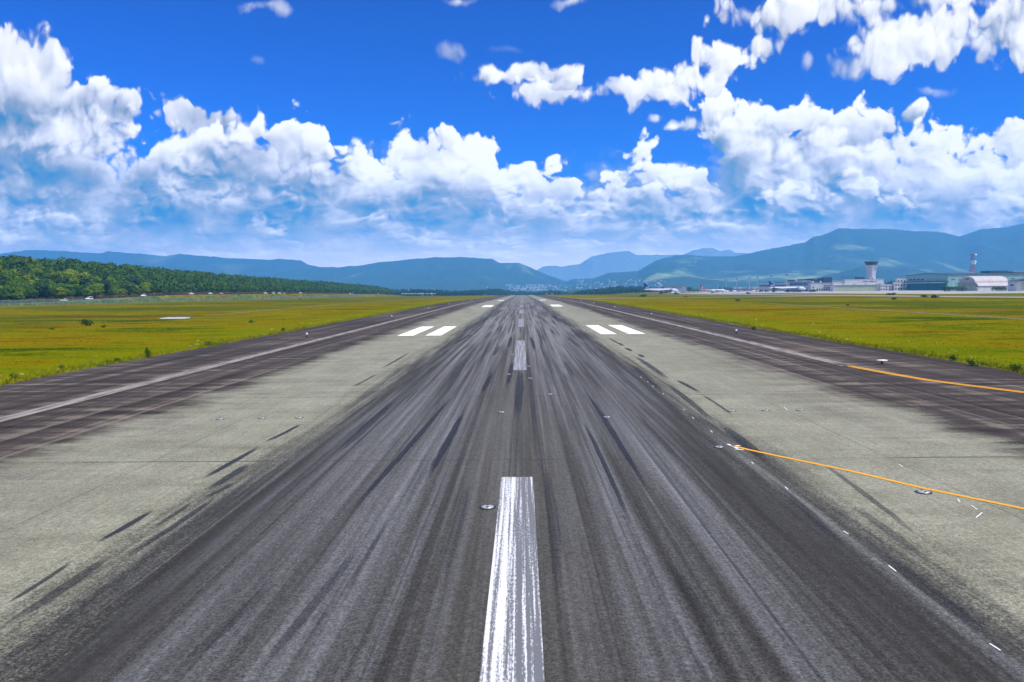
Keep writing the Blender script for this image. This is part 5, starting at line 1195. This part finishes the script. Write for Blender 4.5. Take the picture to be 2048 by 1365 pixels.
# ------------------------------------------------------------------ airliners
M_fw = mat('aircraft_white', (.80, .80, .82), .3, .5); M_navy = mat('aircraft_navy', (.012, .020, .20), .3, .5); M_fred = mat('aircraft_red', (.50, .02, .03), .3, .5); M_belly = mat('aircraft_grey', (.42, .42, .46), .35, .5)
def airliner(label, Lf, r, hz, span, tailh, loc, rz, fin, body2, logo, side, red=False):
    root = thing('airliner', label, 'airliner', loc, rz); N = 20
    def rings(sc=1.0, x0=0, x1=1, dz=0):
        out = []
        for f in np.unique(np.concatenate([np.linspace(0, 1, 25), [.96, .98, .995]])):
            if f < x0 or f > x1: continue
            tail = min(1, f / .34); rr = r * (.16 + .84 * (1 - (1 - tail) ** 1.8)); up = r * .75 * (1 - tail) ** 1.5
            if f > .88: q = (f - .88) / .12; rr = r * math.sqrt(max(.004, 1 - q ** 2.2)); up = -r * .22 * q ** 2
            out.append([((f - .5) * Lf, math.cos(a) * rr * sc, hz + up + dz + math.sin(a) * rr * sc) for a in [k * 2 * math.pi / N for k in range(N)]])
        return out
    mb = MB(); mb.loft(rings()); mb.build('fuselage', M_fw, root, True)
    # painted band: shell over part of the section
    def band(nm, m, a0, a1, x0, x1, sc=1.006):
        mb = MB(); R_ = rings(sc, x0, x1); A = [a0 + (a1 - a0) * k / 5 for k in range(6)]
        for s_ in (1, -1):
            vs = []
            for rg in R_:
                cx_ = rg[0][0]; zs = [p[2] for p in rg]; cz = (max(zs) + min(zs)) / 2; rr = (max(zs) - min(zs)) / 2
                vs += [(cx_, s_ * math.cos(a) * rr, cz + math.sin(a) * rr) for a in A]
            fs = [(i * 6 + j, i * 6 + j + 1, i * 6 + j + 7, i * 6 + j + 6) for i in range(len(R_) - 1) for j in range(5)]
            mb.add(vs, fs)
        return mb.build(nm, m, root, True)
    band('belly', M_belly, -1.45, -.55, .12, .94)
    if red: band('rear_paint', M_fred, -.35, 1.57, .02, .46, 1.008)
    else: band('cheatline', M_navy, -.42, .10, .10, .86, 1.010); band('lower_stripe', mat('aircraft_blue', (.06, .28, .75), .3), -.62, -.46, .10, .80, 1.009)
    def wing(nm, x, y0, z, c0, c1, sp, sweep, dih, s_, th, m=M_fw):
        mb = MB(); R_ = []
        for f in (0, .35, 1):
            c = c0 + (c1 - c0) * f; xo = x - sweep * f; yy = y0 + (sp - y0) * f; zz = z + dih * f; t2 = th * c
            R_.append([(xo + c * .5, s_ * yy, zz), (xo + c * .25, s_ * yy, zz + t2), (xo - c * .1, s_ * yy, zz + t2 * .8), (xo - c * .5, s_ * yy, zz + .02), (xo - c * .1, s_ * yy, zz - t2 * .5), (xo + c * .3, s_ * yy, zz - t2 * .5)])
        mb.loft(R_); return mb.build(nm, m, root)
    for s_ in (1, -1):
        wing('wing', Lf * .06, r * .7, hz - r * .55, Lf * .17, Lf * .045, span / 2, Lf * .20, span * .045, s_, .06)
        wing('tailplane', -Lf * .41, r * .3, hz + r * .45, Lf * .09, Lf * .035, span * .18, Lf * .07, .8, s_, .05)
        ex, ey, ez, er = Lf * .075, s_ * span * .165, hz - r * .95, r * .50
        mb = MB(); mb.loft([[(ex + dx, ey + math.cos(a) * er * q, ez + math.sin(a) * er * q) for a in [k * math.pi / 7 for k in range(14)]] for dx, q in [(-3.2, .5), (-1.5, .85), (1.2, 1.0), (2.4, .95), (2.7, .85)]])
        mb.box(ex - 3, ex + 1, ey - .2, ey + .2, ez + er * .7, ez + er * 1.5); en = mb.build('engine', M_navy if not red else M_belly, root)
        mb = MB(); mb.tube((ex + 2.5, ey, ez), (ex + 2.78, ey, ez), er * .8, n=14); mb.build('fan', M_black, en)
        gx = -Lf * .02; mb = MB(); mb.tube((gx, s_ * r * 1.1, hz - r * .8), (gx, s_ * r * 1.1, .7), .22, n=6); g_ = mb.build('landing_gear', M_belly, root)
        mb = MB(); [mb.tube((gx + q, s_ * (r * 1.1) - .5, .62), (gx + q, s_ * (r * 1.1) + .5, .62), .62, n=12) for q in (-.8, .8)]; mb.build('wheel', M_tyre, g_)
    gx = Lf * .40; mb = MB(); mb.tube((gx, 0, hz - r * .8), (gx, 0, .5), .16, n=6); g_ = mb.build('landing_gear', M_belly, root)
    mb = MB(); mb.tube((gx, -.4, .48), (gx, .4, .48), .48, n=12); mb.build('wheel', M_tyre, g_)
    # fin
    zb = hz + r * .75; xb = -Lf * .47
    mb = MB(); poly = [(xb + Lf * .175, zb), (xb + Lf * .10, zb + (tailh - zb) * .35), (xb + Lf * .01, tailh), (xb - Lf * .045, tailh), (xb - Lf * .01, zb + .3), (xb + Lf * .02, zb - .4)]
    mb.prism(poly, 'y', -.28, .28); mb.build('tail_fin', fin, root)
    # cockpit glass, cabin windows, doors
    mb = MB()
    for s_ in (1, -1):
        mb.add([(Lf * (.5 - .048), s_ * r * .72, hz + r * .34), (Lf * (.5 - .026), s_ * r * .50, hz + r * .28), (Lf * (.5 - .032), s_ * r * .42, hz + r * .52), (Lf * (.5 - .052), s_ * r * .58, hz + r * .60)], [(0, 1, 2, 3)])
    o = mb.build('cockpit_window', M_glass, root); o.location = (.35, 0, .1)
    mb = MB()
    for k in range(46):
        xx = -Lf * .30 + k * Lf * .68 / 46
        for s_ in (1, -1): mb.box(xx, xx + .3, s_ * r * .96, s_ * r * 1.0, hz + r * .22, hz + r * .40)
    mb.build('cabin_window', M_glass, root)
    def word(txt, size, x, z, yoff, m, italic=.3, side_=-1):
        cu = bpy.data.curves.new('lettering', 'FONT'); cu.body = txt; cu.size = size; cu.shear = italic; cu.extrude = .02; cu.offset = .03 * size
        to = bpy.data.objects.new('lettering', cu); COL.objects.link(to)
        me = bpy.data.meshes.new_from_object(to.evaluated_get(bpy.context.evaluated_depsgraph_get())); bpy.data.objects.remove(to)
        lo = bpy.data.objects.new('lettering', me); COL.objects.link(lo); me.materials.clear(); me.materials.append(m); lo.parent = root
        lo.rotation_euler = (math.pi / 2, 0, 0); lo.location = (x, yoff, z)
    word(*logo); word(*side)
    return root
def place(px, py, D, dz=.1): w = W(px, py, D); return (w.x, D, G(w.x, D) + dz)
rz1 = math.radians(-32)
airliner('white airliner with dark blue tail and blue stripe, nearest to the runway', 53, 2.6, 5.0, 46, 15.6, place(1322, 588, 1165), rz1, M_navy, None,
         ('ANA', 2.9, -24.6, 8.6, -.34, M_fw), ('ANA', 2.0, 14.0, 5.9, -2.62, M_navy))
airliner('white airliner with red tail and red rear fuselage, middle of the three', 38, 1.95, 3.6, 34, 12.0, place(1426, 587, 1185), rz1, M_fred, None,
         ('t', 6.5, -17.6, 6.3, -.34, M_fw, .1), ("t'way", 1.7, 3.0, 3.9, -2.0, M_fred, .1), True)
airliner('white airliner with blue tail partly hidden by bush and hedge, rightmost of the three', 50, 2.5, 4.9, 44, 15.4, place(1574, 585, 1120), rz1, M_navy, None,
         ('ANA', 2.9, -23.2, 8.4, -.34, M_fw), ('ANA', 2.0, 13.0, 5.8, -2.52, M_navy))
# service vehicles on the apron
M_yel = mat('service_yellow', (.6, .45, .05), .5)
def truck(px, py, D, label, m, L=7, h=2.8):
    w = W(px, py, D); o = thing('service_truck', label, 'truck', (w.x, D, G(w.x, D) + .1), .2)
    mb = MB(); mb.box(-L / 2, L / 2 - 1.8, -1.2, 1.2, .9, h); mb.build('cargo_box', m, o, bevel=.08)
    mb = MB(); mb.prism([(L/2 - 1.7, .6), (L/2, .6), (L/2, 1.5), (L/2 - .5, 2.3), (L/2 - 1.7, 2.3)], 'y', -1.1, 1.1); mb.build('cab', M_cw, o)
    mb = MB(); mb.box(L/2 - 1.5, L/2 - .55, -1.14, -1.09, 1.5, 2.15); mb.build('window', M_glass, o)
    for xx in (-L / 2 + 1.3, L / 2 - 1.0):
        for s_ in (-1, 1): mb = MB(); mb.tube((xx, s_ * .8, .48), (xx, s_ * 1.2, .48), .48, n=10); mb.build('wheel', M_tyre, o)
for px, D, lb, m in [(1347, 1150, 'white service truck at the nose of the white and blue airliner', M_cw), (1356, 1180, 'white stair truck right of the nose of the white and blue airliner', M_cw), (1455, 1300, 'white truck right of the red tailed airliner', M_cw), (1461, 1310, 'blue service truck second right of the red tailed airliner', M_navy),
                     (1470, 1320, 'white van like truck below the third lamp mast', M_cw), (1481, 1320, 'grey cargo truck left of the terminal', W_grey), (1508, 1240, 'white catering truck before the left end of the terminal', M_cw), (1516, 1230, 'yellow service truck before the terminal', M_yel), (1523, 1220, 'dark blue fuel truck left of the rightmost airliner', M_navy), (1534, 1200, 'dark truck under the boarding bridge', M_ck)]:
    truck(px, 586, D, lb, m)

# ------------------------------------------------------------------ haze
hm = bpy.data.materials.new('haze_air'); hm.use_nodes = True; n_ = hm.node_tree.nodes; n_.clear()
pv = n_.new('ShaderNodeVolumePrincipled'); pv.inputs['Color'].default_value = (.14, .50, 1.0, 1); pv.inputs['Density'].default_value = HAZE
pv.inputs['Anisotropy'].default_value = .0
oo = n_.new('ShaderNodeOutputMaterial'); hm.node_tree.links.new(pv.outputs[0], oo.inputs['Volume'])
mb = MB(); mb.box(-14000, 14000, -1000, 11900, -20.5, 605)
hz = mb.build('haze', hm); hz['kind'] = 'stuff'; hz['label'] = 'pale blue haze of the summer air'
